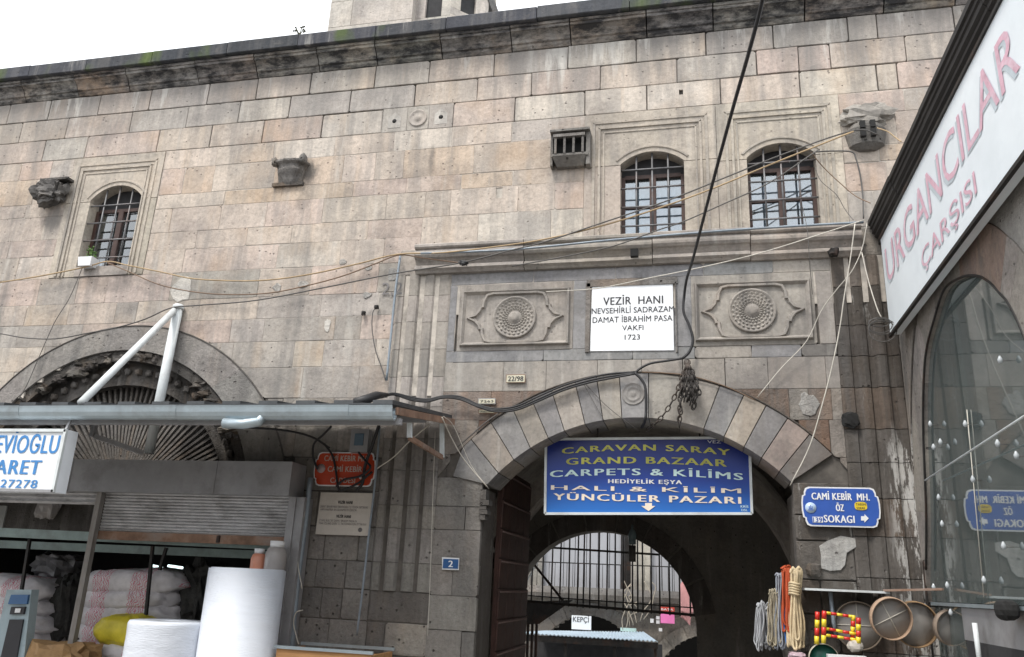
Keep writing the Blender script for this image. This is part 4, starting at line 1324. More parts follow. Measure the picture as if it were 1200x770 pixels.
# ================================================================== tower behind the roof
tow = thing('stone_tower', P(470, 40, 12.5) - Vector((0, 0, 3)), 'pale stone tower with dark slit openings rising behind the roof', 'tower')
def prism_ring(c, r, z0, z1, n, rot, name, parent, mat, col, r1=None):
    r1 = r if r1 is None else r1
    vs = [(c[0] + r * math.cos(rot + 2 * PI * k / n), c[1] + r * math.sin(rot + 2 * PI * k / n), z0) for k in range(n)] + [(c[0] + r1 * math.cos(rot + 2 * PI * k / n), c[1] + r1 * math.sin(rot + 2 * PI * k / n), z1) for k in range(n)]
    fs = [tuple(range(n - 1, -1, -1)), tuple(range(n, 2 * n))] + [(k, (k + 1) % n, n + (k + 1) % n, n + k) for k in range(n)]
    return MB().add(vs, fs).build(name, mat, parent, col)
Yt = 13.0
xl0 = P(383, 40, Yt); xl1 = P(556, 22, Yt)
# square base block, and an octagonal shaft cut by openings to its right
a = P(383, 40, Yt - .6); b = P(462, 32, Yt - .6)
zlo, zhi = 9.0, 15.5
nb = 10
for k in range(nb):
    z0 = zlo + k * .62; z1 = z0 + .61
    js = sorted([a.x, b.x + .35] + ([a.x + (b.x - a.x) * .34] if k % 2 else [a.x + (b.x - a.x) * .62]))
    for i in range(len(js) - 1):
        MB().box((js[i] + .004, Yt - .6, z0), (js[i + 1] - .004, Yt + .3, z1)).build('stone_block', 'tower', tow, jit((.50, .47, .43), .04))
c = P(508, 20, Yt + .3)
cxx = (P(462, 32, Yt).x + P(566, 10, Yt).x) / 2
RR = (P(566, 10, Yt).x - P(462, 32, Yt).x) / 2 / math.cos(PI / 8)
cy = Yt + RR * .55
prism_ring((cxx, cy), RR * .93, 9.0, 15.5, 8, PI / 8, 'tower_shaft', tow, 'inside', (.1, .1, .1))
# wall faces with openings
for k in range(8):
    t = -PI / 2 + k * PI / 4
    ex = Vector((-math.sin(t), math.cos(t), 0)); en = Vector((math.cos(t), math.sin(t), 0))
    ap_ = RR * math.cos(PI / 8); half = RR * math.sin(PI / 8)
    zsill = P(516, 19, cy - RR * .92).z if k == 0 else (P(554, 22, cy - RR * .5).z if k == 1 else 11.4)
    c0 = Vector((cxx, cy, 0)) + en * ap_
    ww = half * .44
    def slab(u0, u1, z0, z1):
        p = [c0 + ex * u0, c0 + ex * u1, c0 + ex * u1 - en * .12, c0 + ex * u0 - en * .12]
        vs = [q + Vector((0, 0, z0)) for q in p] + [q + Vector((0, 0, z1)) for q in p]
        MB().add(vs, [(0, 1, 2, 3), (7, 6, 5, 4), (0, 4, 5, 1), (1, 5, 6, 2), (2, 6, 7, 3), (3, 7, 4, 0)]).build('stone_block', 'tower', tow, jit((.50, .47, .43), .05))
    off = half * .08 if k == 0 else 0
    z = 9.0
    while z < zsill - .05:
        z2 = min(z + .55, zsill)
        slab(-half, -half * .2, z, z2 - .006); slab(-half * .2 + .006, half, z, z2 - .006); z = z2
    for s0, s1 in ((-half, -ww + off), (ww + off, half)):
        z = zsill
        while z < 14.2:
            slab(s0, s1, z, z + .54); z += .55
    slab(-half, half, 14.2, 15.5)
# moulded collar stub at the right shoulder
q = P(566, 4, Yt + .4)
prism_ring((cxx, cy), RR * 1.02, q.z - .03, q.z + .12, 8, PI / 8, 'tower_collar', tow, 'weathered', (.3, .3, .3), RR * 1.10)

# ================================================================== ground, courtyard
def structure(o):
    o['kind'] = 'structure'
    return o
g_ = MB(); g_.add([(-400, -400, GROUND), (400, -400, GROUND), (400, 400, GROUND), (-400, 400, GROUND)], [(0, 1, 2, 3)])
structure(g_.build('ground', 'paving'))
yard = thing('courtyard_building', (-2, 24, GROUND), 'courtyard range with white shuttered gallery above stone arches, seen through the gate', 'building')
CY = 24.0
def YP(px, py, Y=CY): return P(px, py, Y)
def ybox(px0, py0, px1, py1, Y, d, name, mat, col=None, par=yard):
    a = YP(px0, py0, Y); b = YP(px1, py1, Y)
    return MB().box((a.x, Y, b.z), (b.x, Y + d, a.z)).build(name, mat, par, col)
zfl = YP(700, 702).z
# lower wall with arched openings
def ywall(xs0, xs1, z0, z1, arcs, Y, mat, col, name):
    n = 90
    mb = MB()
    for i in range(n):
        a = xs0 + (xs1 - xs0) * i / n; b = xs0 + (xs1 - xs0) * (i + 1) / n; m_ = (a + b) / 2
        L = z0
        for (cx, cz, r) in arcs:
            d = r * r - (m_ - cx) ** 2
            if d > 0: L = max(L, cz + math.sqrt(d))
        mb.box((a, Y, L), (b, Y + .4, z1))
    return mb.build(name, mat, par_, col)
par_ = yard
a1 = YP(693, 722); a1b = YP(740, 748); r1 = 1.35
arc1 = (YP(690, 722).x, YP(690, 721).z - 1.45, 1.45)
pA = YP(808, 738); pB = YP(778, 765)
arc2 = (YP(838, 740).x, YP(820, 733).z - 1.95, 1.75)
ywall(-9, 5, GROUND, zfl, [arc1, arc2], CY, 'stone_low', (.34, .31, .27), 'lower_wall')
for cx, cz, r in (arc1, arc2):
    for k in range(11):
        t0 = math.radians(-88 + 16 * k); t1 = t0 + math.radians(15.6)
        q = [(cx + r * math.sin(t), cz + r * math.cos(t)) for t in (t0, (t0 + t1) / 2, t1)] + [(cx + (r + .34) * math.sin(t), cz + (r + .34) * math.cos(t)) for t in (t1, (t0 + t1) / 2, t0)]
        MB().poly(q, CY - .05, CY + .1).build('arch_stone', 'stone_low', yard, jit((.38, .35, .31) if r > 1.5 else (.22, .2, .18)))
    MB().box((cx - r, CY + 1.5, GROUND), (cx + r, CY + 1.6, cz + r)).build('arch_back', 'black', yard)
# gallery floor slab and shutters above
MB().box((-9, CY - .45, zfl - .02), (5, CY + .1, zfl + .12)).build('gallery_slab', 'stone_soot', yard, DARK)
MB().box((-9, CY - .40, zfl + .12), (5, CY - .1, zfl + .30)).build('gallery_kerb', 'stone_low', yard, (.3, .29, .28))
ztop = YP(700, 560).z
x = YP(634, 660, CY + .1).x
pw = (YP(728, 660, CY + .1).x - x) / 7
for k in range(7):
    MB().box((x + k * pw + .01, CY + .10, zfl + .1), (x + (k + 1) * pw - .01, CY + .15, ztop)).build('shutter_panel', 'panel_white', yard)
x = YP(763, 660, CY + .1).x; pw2 = (YP(800, 660, CY + .1).x - x) / 3
for k in range(3):
    MB().box((x + k * pw2 + .01, CY + .10, zfl + .1), (x + (k + 1) * pw2 - .01, CY + .15, ztop)).build('shutter_panel', 'panel_white', yard)
ybox(728, 560, 739, 700, CY + .05, .3, 'gallery_post', 'dark_iron')
ybox(739, 560, 763, 699, CY - .1, .5, 'gallery_pier', 'carved', (.45, .43, .38))
ybox(600, 560, 634, 699, CY - .1, .5, 'gallery_pier', 'carved', (.36, .35, .32))
ybox(800, 560, 830, 699, CY - .1, .5, 'gallery_pier', 'carved', (.36, .33, .30))
MB().box((-9, CY + .35, zfl), (5, CY + .5, ztop + 1)).build('gallery_back', 'stone_low', yard, (.3, .3, .3))
# railing in front of the shutters
zr = YP(700, 661, CY - .4).z
MB().bar((YP(600, 661, CY - .4).x, CY - .38, zr), (YP(800, 661, CY - .4).x, CY - .38, zr), .03).build('railing_top', 'dark_iron', yard)
for px in range(608, 800, 7):
    x = YP(px, 680, CY - .4).x
    MB().bar((x, CY - .38, zfl + .12), (x, CY - .38, zr), .014).build('railing_bar', 'dark_iron', yard)
# things fixed to it
sg = thing('shop_sign', YP(681, 730, 23.4), 'small white board lettered KEPÇİ propped above the courtyard canopy', 'sign')
a = YP(670, 721, 23.4); b = YP(692.5, 738.5, 23.4)
MB().box((a.x, 23.4, b.z), (b.x, 23.46, a.z)).build('board', 'white', sg)
wall_text('KEPÇİ', 671.5, 729, 690, 723, 'ink', sg, 23.395, bold=.01)
sg = thing('small_plate_sign', YP(736, 738, 23.5), 'small pale green plate above the right end of the courtyard canopy', 'sign')
a = YP(727, 735.5, 23.5); b = YP(745.5, 740.5, 23.5)
MB().box((a.x, 23.5, b.z), (b.x, 23.55, a.z)).build('board', simple_mat('pale_green_plate', (.45, .6, .56), .5), sg)
sg = thing('poster_board', YP(782, 722, 23.6), 'pink poster with a red strip hanging on the courtyard wall', 'poster')
a = YP(774, 717, 23.6); b = YP(790.5, 731, 23.6)
MB().box((a.x, 23.6, b.z), (b.x, 23.64, a.z)).build('board', 'pink_sign', sg)
a = YP(774, 711, 23.6); b = YP(790.5, 716.9, 23.6)
MB().box((a.x, 23.59, b.z), (b.x, 23.64, a.z)).build('red_strip', 'red_cloth', sg)
wall_text('BATA', 775, 715.5, 789, 713, 'white_letter', sg, 23.585, bold=.02)
for i, (x0, y0, x1, y1) in enumerate(((762, 725, 766, 730), (769, 722, 773, 726), (769, 727, 773, 731), (772, 736, 776, 740))):
    a = YP(x0, y0, 23.7); b = YP(x1, y1, 23.7)
    tag(MB().box((a.x, 23.7, b.z), (b.x, 23.73, a.z)).build('paper_notice', 'white'), ('leftmost', 'upper of the two nearest', 'lower of the two nearest', 'lowest')[i] + ' tiny white notice by the pink courtyard poster', 'notice', 'small notices beside the pink poster')
cl = lump(tuple(YP(804, 704, 23.2)), .18, .15, .5, .3, 2, 8).build('hanging_cloth', simple_mat('pink_cloth', (.5, .25, .25), .9))
tag(cl, 'dull pink cloth hanging at the right end of the gallery', 'cloth')
# canopy
can = thing('tin_canopy', YP(690, 750, 21.5), 'pale corrugated tin canopy over a stall in the courtyard', 'canopy')
A_ = YP(606, 742, 21.0); B_ = YP(640, 740, 23.6); Cc = YP(755, 741, 23.6); D_ = YP(771, 752, 21.0)
zc1 = (A_.z + D_.z) / 2; zc0 = (B_.z + Cc.z) / 2
nc = 70
mb = MB()
vs = []
for i in range(nc + 1):
    t = i / nc
    f_ = A_.lerp(D_, t); k_ = B_.lerp(Cc, t)
    w_ = .03 if i % 2 else 0
    vs += [f_ + Vector((0, 0, w_)), k_ + Vector((0, 0, w_)), k_ + Vector((0, 0, w_ - .02)), f_ + Vector((0, 0, w_ - .02))]
fs = [(4 * i + j, 4 * i + (j + 1) % 4, 4 * i + 4 + (j + 1) % 4, 4 * i + 4 + j) for i in range(nc) for j in range(4)]
mb.add(vs, fs).build('corrugated_sheet', 'canopy', can)
for t in (0.02, .35, .7, .98):
    f_ = A_.lerp(D_, t)
    MB().bar((f_.x, 21.1, GROUND), (f_.x, 21.1, f_.z - .03), .07).build('post', 'dark_iron', can)
MB().bar(A_ - Vector((0, -.05, .10)), D_ - Vector((0, -.05, .10)), .06, .14).build('fascia', 'dark_iron', can)
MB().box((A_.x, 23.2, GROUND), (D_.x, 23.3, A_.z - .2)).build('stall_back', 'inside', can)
# bare twigs by the gallery
tw = MB()
for k in range(7):
    p0 = YP(730 + k * 4, 738 - k * 2, 23.0); p = [p0]
    for j in range(5):
        p.append(p[-1] + Vector((rnd.uniform(-.15, .25), rnd.uniform(-.05, .05), rnd.uniform(.05, .30))))
    tw.tube(catmull(p, 3), .012, 5)
tag(tw.build('bare_creeper', simple_mat('pale_twig', (.38, .33, .26), .8)), 'leafless creeper hanging on the courtyard wall', 'plant')

# iron grille in the inner arch
gr = thing('iron_gate_grille', (-1.63, 14.2, 1.35), 'black iron bar grille filling the top of the inner arch', 'grille')
YG = 14.62
for px in (612.5, 624, 636.6, 646.8, 656.8, 667.2, 677.2, 684, 691.6, 702, 711.3, 721, 730.4, 741.1, 747.3, 753.3, 762.9, 772.9, 784.3, 796, 808):
    zb_ = P(px, 704 + (px - 610) * .085, YG).z
    x = xat(px, 1.9, YG)
    d = IR ** 2 - (x - IC[0]) ** 2
    zt2 = IC[1] + math.sqrt(d) + .1 if d > 0 else 1.9
    if zt2 > zb_ + .05:
        MB().tube([(x, YG, zb_ - .03), (x + rnd.uniform(-.008, .008), YG, zt2)], .0145, 6).build('grille_bar', 'dark_iron', gr)
for (p0, p1, w) in (((634, 641), (772, 650), .035), ((606, 703.5), (822, 721.5), .045), ((606, 697), (822, 713), .02)):
    a = P(*p0, YG - .03); b = P(*p1, YG - .03)
    MB().bar(a, b, .03, w).build('cross_rail', 'dark_iron', gr)
MB().bar(P(624, 659, YG - .05), P(660, 704, YG - .05), .04).build('diagonal_strut', 'dark_iron', gr)
# iron work below: dark landing at left behind the arch
lnd = thing('iron_stair_landing', P(640, 720, 17), 'dark iron landing and stair end left of the courtyard canopy', 'stairs')
a = P(600, 704, 17); b = P(672, 710, 17)
mb = MB(); mb.add([P(598, 706, 17), P(672, 703, 17), P(632, 731, 17), P(598, 733, 17), P(598, 706, 18), P(672, 703, 18), P(632, 731, 18), P(598, 733, 18)], [(0, 1, 2, 3), (7, 6, 5, 4), (0, 4, 5, 1), (1, 5, 6, 2), (2, 6, 7, 3), (3, 7, 4, 0)])
mb.build('landing_slab', 'dark_iron', lnd)
for px in (619, 624, 629):
    q = P(px, 730, 17.2)
    MB().bar((q.x, 17.2, GROUND), q, .05).build('post', 'dark_iron', lnd)
MB().bar(P(606, 700, 17), P(630, 659, 17), .03).build('handrail', 'white_paint', lnd)

# hanging lantern
lq = P(741, 626, 13.2)
lan = thing('hanging_lamp', lq, 'small glass lamp hanging in front of the inner arch', 'lamp')
MB().lathe((lq.x, 13.2, lq.z - .16), [(.001, 0), (.055, .0), (.06, .06), (.055, .07), (.065, .10), (.066, .16), (.05, .21), (.02, .24), (.02, .30), (.001, .31)], 14).build('glass_globe', simple_mat('dusty_lamp_glass', (.16, .22, .24), .2, var=.2), lan)
MB().lathe((lq.x, 13.2, lq.z - .42), [(.001, 0), (.055, 0), (.055, .25), (.001, .25)], 12).build('lower_cylinder', 'cable_grey', lan)
MB().tube([(lq.x, 13.2, lq.z + .14), (lq.x, 13.2, 3.95)], .006, 5).build('cord', 'cable', lan)

# studded door leaf folded against the left jamb
dl = thing('iron_clad_door', (-2.30, 10.2, GROUND), 'open red-brown door leaf clad in studded iron plates inside the gate', 'door')
dx0 = -2.33
MB().box((dx0 - .05, 9.64, GROUND), (dx0, 11.35, 2.95)).build('door_board', 'door_iron', dl)
zz_ = 2.9
rn = 0
while zz_ > GROUND + .3:
    for k in range(4):
        y0 = 9.66 + k * .42
        o = MB().add([(dx0, y0, zz_ - .33), (dx0 + .012, y0 + .005, zz_ - .33), (dx0 + .012, y0 + .405, zz_ - .33), (dx0, y0 + .41, zz_ - .33), (dx0, y0, zz_), (dx0 + .022, y0 + .005, zz_ - .005), (dx0 + .022, y0 + .405, zz_ - .005), (dx0, y0 + .41, zz_)],
                     [(0, 3, 2, 1), (4, 5, 6, 7), (0, 1, 5, 4), (1, 2, 6, 5), (2, 3, 7, 6)]).build('iron_plate', 'door_iron', dl)
    rn += 1
    zz_ -= .345
st = MB()
zz_ = 2.87
while zz_ > GROUND + .3:
    for k in range(22):
        y0 = 9.70 + k * .075
        st.add([(dx0 + .018, y0 - .014, zz_ - .014), (dx0 + .018, y0 + .014, zz_ - .014), (dx0 + .018, y0 + .014, zz_ + .014), (dx0 + .018, y0 - .014, zz_ + .014), (dx0 + .04, y0, zz_)], [(0, 1, 4), (1, 2, 4), (2, 3, 4), (3, 0, 4)])
    zz_ -= .345
so_ = st.build('stud', simple_mat('pale_worn_stud', (.16, .11, .10), .5, .4), dl); so_['kind'] = 'stuff'

# ================================================================== signs
def quad_board(name, lab, cat, pts, Y, t, mat, back=True):
    """board whose face corners (px,py) lie on plane Y: tl,tr,br,bl"""
    w = [P(px, py, Y) for px, py in pts]
    c = sum(w, Vector()) / 4
    th = thing(name, (c.x, Y, min(q.z for q in w)), lab, cat)
    MB().poly([(q.x, q.z) for q in w[::-1]], Y, Y + t).build('board', mat, th)
    return th, w
# gate sign
GY = 9.35
gs, w = quad_board('gate_sign', 'wide blue sign reading CARAVAN SARAY GRAND BAZAAR across the gate arch', 'sign', [(640, 515), (878, 513), (881, 602), (639, 602)], GY, .04, 'gate_blue')
for i in range(4):
    a = w[i]; b = w[(i + 1) % 4]
    MB().bar((a.x, GY - .005, a.z), (b.x, GY - .005, b.z), .028, .028).build('frame_edge', 'white_paint', gs)
for (t_, x0, yb, x1, yt, mt, bd) in (('CARAVAN SARAY', 659, 528, 855, 521, 'yellow', 5), ('GRAND BAZAAR', 664, 543.3, 851, 535.5, 'yellow', 2.5), ('CARPETS & KİLİMS', 645, 557, 870, 549.3, 'cyan_letters', 4), ('HEDİYELİK EŞYA', 713, 566.8, 799, 562.2, 'white_letter', 0), ('HALI & KİLİM', 646, 576, 868, 570.6, 'peach', 0), ('YÜNCÜLER PAZARI', 649, 588, 868, 580.3, 'peach', 0)):
    wall_text(t_, x0, yb, x1, yt, mt, gs, GY - .002, bold=.06, thick=.004, bend=bd * .0099)
wall_text('GRAND BAZ', 664, 545.5, 795, 535, 'cyan_letters', gs, GY - .003, bold=.035, thick=.004) if False else None
wall_text('VEZ', 829, 519.5, 845, 516, 'white_letter', gs, GY - .002, bold=.0)
q = [(756, 589.5), (764, 589.5), (764, 593), (768, 593), (760, 599), (751.5, 593), (756, 593)]
MB().poly([(P(a, b, GY).x, P(a, b, GY).z) for a, b in q][::-1], GY - .006, GY).build('arrow', 'peach', gs)
wall_text('KRİS', 868, 595, 877, 592.3, 'cyan_letters', gs, GY - .002, bold=.02)
wall_text('DSL', 869, 599, 876, 596.5, 'cyan_letters', gs, GY - .002, bold=.02)
for px in (700, 820):
    q = P(px, 514, GY)
    MB().bar((q.x, GY + .02, q.z), (q.x, GY + .02, q.z + .16), .02).build('hanger', 'dark_iron', gs)

# marble inscription
mp = thing('inscription_plaque', P(741, 411), 'white marble plaque reading VEZİR HANI with date 1723 above the gate', 'plaque')
w = [P(694, 333.5), P(788.5, 331.5), P(790, 411), P(691.5, 412)]
MB().poly([(q.x, q.z) for q in w[::-1]], FY - .012, FY + .05, bev=.005).build('slab', 'marble', mp)
for t_, x0, yb, x1, yt, b_ in (('VEZİR  HANI', 707, 356.5, 777, 347.5, .018), ('NEVSEHİRLİ SADRAZAM', 693.5, 366.5, 790, 360, .008), ('DAMAT İBRAHİM PASA', 694.5, 377.2, 788, 370.5, .008), ('VAKFI', 729, 387, 754, 381, .006), ('1723', 732, 398, 750, 392, .006)):
    wall_text(t_, x0, yb, x1, yt, 'ink', mp, FY - .013, bold=b_, thick=.002)
# rough stone rim round it
rim = MB()
for (x0, y0, x1, y1) in ((688, 329, 794, 333), (687, 333, 691, 413), (791, 331, 794, 413)):
    a = P(x0, y0); b = P(x1, y1)
    rim.box((a.x, FY - .026, b.z), (b.x, FY - .0, a.z))
ro = rim.build('plaque_rim', 'weathered', han, (.30, .29, .28))
# backing stone under the plaque
a = P(685, 333); b = P(797, 414)
MB().box((-1.22, FY + .012, 4.245), (-.21, FY + .06, 5.06)).build('backing_stone', 'band', han, BAND)

def street_sign(name, lab, px0, py0, px1, py1, Y, mat, n=0):
    a = P(px0, (py0 + py1) / 2, Y); b = P(px1, (py0 + py1) / 2, Y)
    zt = P((px0 + px1) / 2, py0, Y).z; zb = P((px0 + px1) / 2, py1, Y).z
    w = (b.x - a.x) / 2; h = (zt - zb) / 2; cx = (a.x + b.x) / 2; cz = (zt + zb) / 2
    th = thing(name, (cx, Y, zb), lab, 'street sign')
    def outline(k, kk=0):
        W_, H_ = w - kk, h - kk
        c = min(w, h) * .30
        q = []
        # straight top and bottom, notched shoulders and a bowed end
        for sx, sz in ((1, -1), (1, 1), (-1, 1), (-1, -1)):
            seg = [(W_ - c * 1.3, H_), (W_ - c * .75, H_ * .93), (W_ - c * .5, H_ * .74), (W_ - c * .5, H_ * .60), (W_ - c * .16, H_ * .55), (W_, H_ * .22)]
            if sx * sz < 0: seg = seg[::1]
            s_ = [(sx * u, sz * v) for u, v in seg]
            if (sx, sz) in ((1, 1), (-1, -1)):
                s_ = s_[::-1]
            q += s_
        return [(cx + u, cz + v) for u, v in q]
    MB().poly(outline(0), Y, Y + .012).build('rim', 'white', th)
    MB().poly(outline(0, .014), Y - .003, Y + .002).build('plate', mat, th)
    return th
s = street_sign('street_name_sign', 'blue notched street plate with white arrow, on the dark pilaster right of the gate', 939.5, 571, 1031.5, 617.5, 8.93, 'blue_sign')
YS = 8.925
for t_, x0, yb, x1, yt in (('CAMİ KEBİR  MH.', 951.5, 586, 1019, 578), ('ÖZ', 980, 599, 989, 591), ('SOKAGI', 966, 612.5, 1001.5, 604)):
    wall_text(t_, x0, yb, x1, yt, 'white_letter', s, YS, bold=.03)
q = [(1009, 605), (1013, 605), (1013, 602.5), (1018, 607.5), (1013, 612.5), (1013, 610), (1009, 610)]
MB().poly([(P(a, b, YS).x, P(a, b, YS).z) for a, b in q][::-1], YS - .004, YS).build('arrow', 'white_letter', s)
a = P(1001, 588, YS); b = P(1016.5, 598, YS); cx, cz, w_, h_ = (a.x + b.x) / 2, (a.z + b.z) / 2, (b.x - a.x) / 2, (a.z - b.z) / 2
MB().poly([(cx + w_ * (abs(math.cos(t)) ** .6) * (1 if math.cos(t) > 0 else -1), cz + h_ * (abs(math.sin(t)) ** .6) * (1 if math.sin(t) > 0 else -1)) for t in [2 * PI * (k + .5) / 20 for k in range(20)]], YS - .004, YS).build('yellow_badge', 'badge_yellow', s)
wall_text('TARİHİ', 1003, 592.5, 1015, 589.8, 'ink', s, YS - .005, bold=.01, thick=.001); wall_text('SOKAK', 1004, 596.8, 1014, 594, 'ink', s, YS - .005, bold=.01, thick=.001)
c_ = P(950, 595, YS)
MB().lathe((c_.x, YS, c_.z), [(.055, 0), (.055, .003), (.001, .004)], 20, 'Y').build('emblem', simple_mat('pale_blue_emblem', (.45, .58, .75), .4), s)
for dx_, dz_, w_, h_ in ((0, -.022, .05, .008), (0, -.008, .036, .007), (-.014, .006, .007, .02), (.014, .006, .007, .02), (0, .012, .007, .03)):
    MB().box((c_.x + dx_ - w_ / 2, YS - .006, c_.z + dz_ - h_ / 2), (c_.x + dx_ + w_ / 2, YS - .003, c_.z + dz_ + h_ / 2)).build('emblem_mark', 'blue_sign', s)
a = P(952, 605.5, YS); b = P(964.5, 612.5, YS)
MB().box((a.x, YS - .003, b.z), (b.x, YS, a.z)).build('number_box', 'white_letter', s)
wall_text('139', 953, 611.8, 963.5, 606.3, 'blue_sign', s, YS - .004, bold=.02, thick=.001)
# red one
YR = 8.96
s = street_sign('street_name_sign', 'red notched street plate half hidden by dangling black cables', 368, 530, 440, 570, YR, 'red_sign')
for t_, x0, yb, x1, yt in (('CAMİ KEBİR MH.', 380, 540.5, 431, 534), ('CAMİ KEBİR', 384, 553, 424, 546.5), ('CADDESİ', 387, 566, 416, 560)):
    wall_text(t_, x0, yb, x1, yt, 'cream_plate', s, YR - .005, bold=.02)
c_ = P(376.5, 549, YR)
MB().lathe((c_.x, YR - .003, c_.z), [(.055, 0), (.055, .003), (.001, .004)], 18, 'Y').build('emblem', simple_mat('dull_grey_emblem', (.4, .3, .3), .5), s)
a = P(422.5, 560, YR); MB().lathe((a.x, YR - .003, a.z), [(.02, 0), (.02, .004), (.001, .004)], 4, 'Y').build('arrow', 'white_letter', s)
# info plate
s, w = quad_board('info_plate', 'cream stone plate with two small paragraphs under the red street sign', 'plaque', [(376, 577), (437, 578), (432.5, 628), (369.5, 626)], 8.95, .03, 'cream_plate')
YI = 8.948
for t_, x0, yb, x1, yt in (('VEZİR HANI', 396, 590.5, 413, 587), ('VEZİR HANI', 394, 607, 411, 603.5)):
    wall_text(t_, x0, yb, x1, yt, 'ink', s, YI, bold=.03, thick=.001)
for t_, x0, yb, x1, yt in (('DAMAT İBRAHİM PASA TARAFINDAN 1723 YILINDA YAPTIRILMIS', 375.5, 595.5, 431, 592.8), ('HAN VAKFINA BAGISLANMISTIR ESERDIR', 375.5, 598.8, 418, 596.2), ('IT WAS BUILT BY DAMAT IBRAHIM PASHA IN', 374, 611.6, 418, 609), ('YEAR 1723 AND GIVEN TO THE FOUNDATION OF THE INN', 373.5, 615.2, 429, 612.5)):
    wall_text(t_, x0, yb, x1, yt, 'ink_grey', s, YI, bold=.0, thick=.001)
c_ = P(422, 621, YI); MB().lathe((c_.x, YI, c_.z), [(.026, 0), (.026, .002), (.02, .002), (.019, .0005), (.001, .0005)], 14, 'Y').build('emblem', 'ink_grey', s)
# number plate 2
s, w = quad_board('house_number_plate', 'small dark blue plate with a white 2 on the gate jamb', 'number plate', [(518, 653), (538, 654), (537.5, 668), (518, 667.5)], 8.96, .012, 'white')
a = P(519.5, 654.8, 8.957); b = P(536.7, 666.7, 8.957)
MB().box((a.x, 8.956, b.z), (b.x, 8.959, a.z)).build('plate', 'blue_num', s)
wall_text('2', 525.5, 664.5, 530.5, 657, 'white_letter', s, 8.956, bold=.03)
# three little metal number strips
for i, (x0, y0, x1, y1, t_, lab) in enumerate(((593, 439, 615.5, 448.5, '22/98', 'small cream metal tag with worn digits, topmost over the arch'), (560.5, 467, 580.5, 473.5, '7263', 'small white metal tag above its twin by the arch shoulder'), (560.5, 479.5, 580, 484.5, '76/61', 'small grey metal tag just under the bundled cables'))):
    s, w = quad_board('metal_number_tag', lab, 'tag', [(x0, y0), (x1, y0 - .3), (x1, y1), (x0, y1)], 8.965, .01, 'rust' if i != 1 else 'grey_metal')
    a = P(x0 + .8, y0 + .8, 8.963); b = P(x1 - .8, y1 - .8, 8.963)
    MB().box((a.x, 8.962, b.z), (b.x, 8.964, a.z)).build('face', simple_mat('cream_tag', (.55, .52, .40), .5), s)
    wall_text(t_, x0 + 2.5, y1 - 2, x1 - 2.5, y0 + 2, 'ink', s, 8.961, bold=.03, thick=.001)

# ================================================================== conduits and cables
def cable(name, lab, pts, r, mat, cat='cable', step=5, n=6, group=None, radii=None):
    w = [P(*p) if len(p) == 3 else Vector(p) for p in pts]
    q = catmull(w, step)
    mb = MB(); mb.tube(q, r, n)
    o = mb.build(name, mat)
    return tag(o, lab, cat, group)
cable('conduit_pipe', 'long grey conduit running under the two right windows', [(493, 297, 8.74), (600, 292.5, 8.74), (720, 281, 8.74), (840, 271, 8.74), (930, 265, 8.74), (1012, 260.5, 8.74)], .014, 'pipe', 'pipe')
cable('conduit_pipe', 'upright blue-grey conduit beside the painted number 22', [(469, 300, 8.92), (463, 345, 8.92), (458, 395, 8.92), (453, 446, 8.92)], .016, 'pipe', 'pipe')
cable('conduit_pipe', 'upright conduit passing the red sign down to the wall foot', [(445, 500, 8.9), (440, 560, 8.9), (433, 620, 8.9), (425, 690, 8.9), (418, 745, 8.9)], .013, 'pipe', 'pipe')
cable('conduit_pipe', 'thicker grey downpipe beside the roller shutter', [(364, 560, 8.85), (357, 620, 8.85), (348, 690, 8.85), (340, 780, 8.85)], .033, 'pipe', 'pipe')
cable('power_cable', 'thick black cable falling from the sky past the plaque', [(897, -30, 4.6), (893, 2, 4.9), (878, 60, 5.3), (858, 130, 6.0), (835, 215, 7.0), (813, 300, 8.2), (805, 326, 8.7), (802, 345, 8.88), (801, 365, 8.9), (808, 382, 8.9), (812, 398, 8.9), (808, 412, 8.9), (800, 420, 8.9)], .0155, 'cable')
cable('power_cable', 'black cable leaving the chain hook towards the arch crown', [(800, 420, 8.9), (780, 423, 8.92), (762, 426, 8.92), (750, 432, 8.92), (744, 437, 8.9)], .014, 'cable')
for i, dz in enumerate((0, 3.0, 5.5)):
    cable('power_cable', ('topmost', 'middle', 'lowest')[i] + ' strand of the black cable bundle following the arch', [(744, 436 + dz * .4, 8.9 - .01 * i), (715, 438 + dz, 8.92), (690, 443 + dz, 8.92), (660, 452 + dz, 8.92 - .01 * i), (630, 465 + dz, 8.92), (605, 476 + dz * .8, 8.92), (580, 479 + dz * .6, 8.92), (560, 474 + dz * .5, 8.92 - .02 * i), (540, 465 + dz * .6, 8.90), (520, 464 + dz * .4, 8.88), (500, 468 + dz * .5, 8.84), (480, 465 + dz * .6, 8.8), (462, 461 + dz * .3, 8.7), (448, 464 + dz * .3, 8.5), (430, 470, 8.2)], .012, 'cable')
cable('power_cable', 'short black cable dropping from the arch crown into the gate', [(744, 437, 8.88), (751, 444, 8.88), (756, 453, 8.88), (757, 468, 8.88), (757, 482, 8.88), (756, 493, 8.9), (752, 501, 9.2)], .017, 'cable')
cable('thin_cable', 'thin brown wire following the right side of the gate arch', [(752, 436, 8.93), (775, 437, 8.95), (800, 439, 8.95), (830, 446, 8.95), (858, 456, 8.95), (885, 469, 8.96)], .006, 'cable_brown')
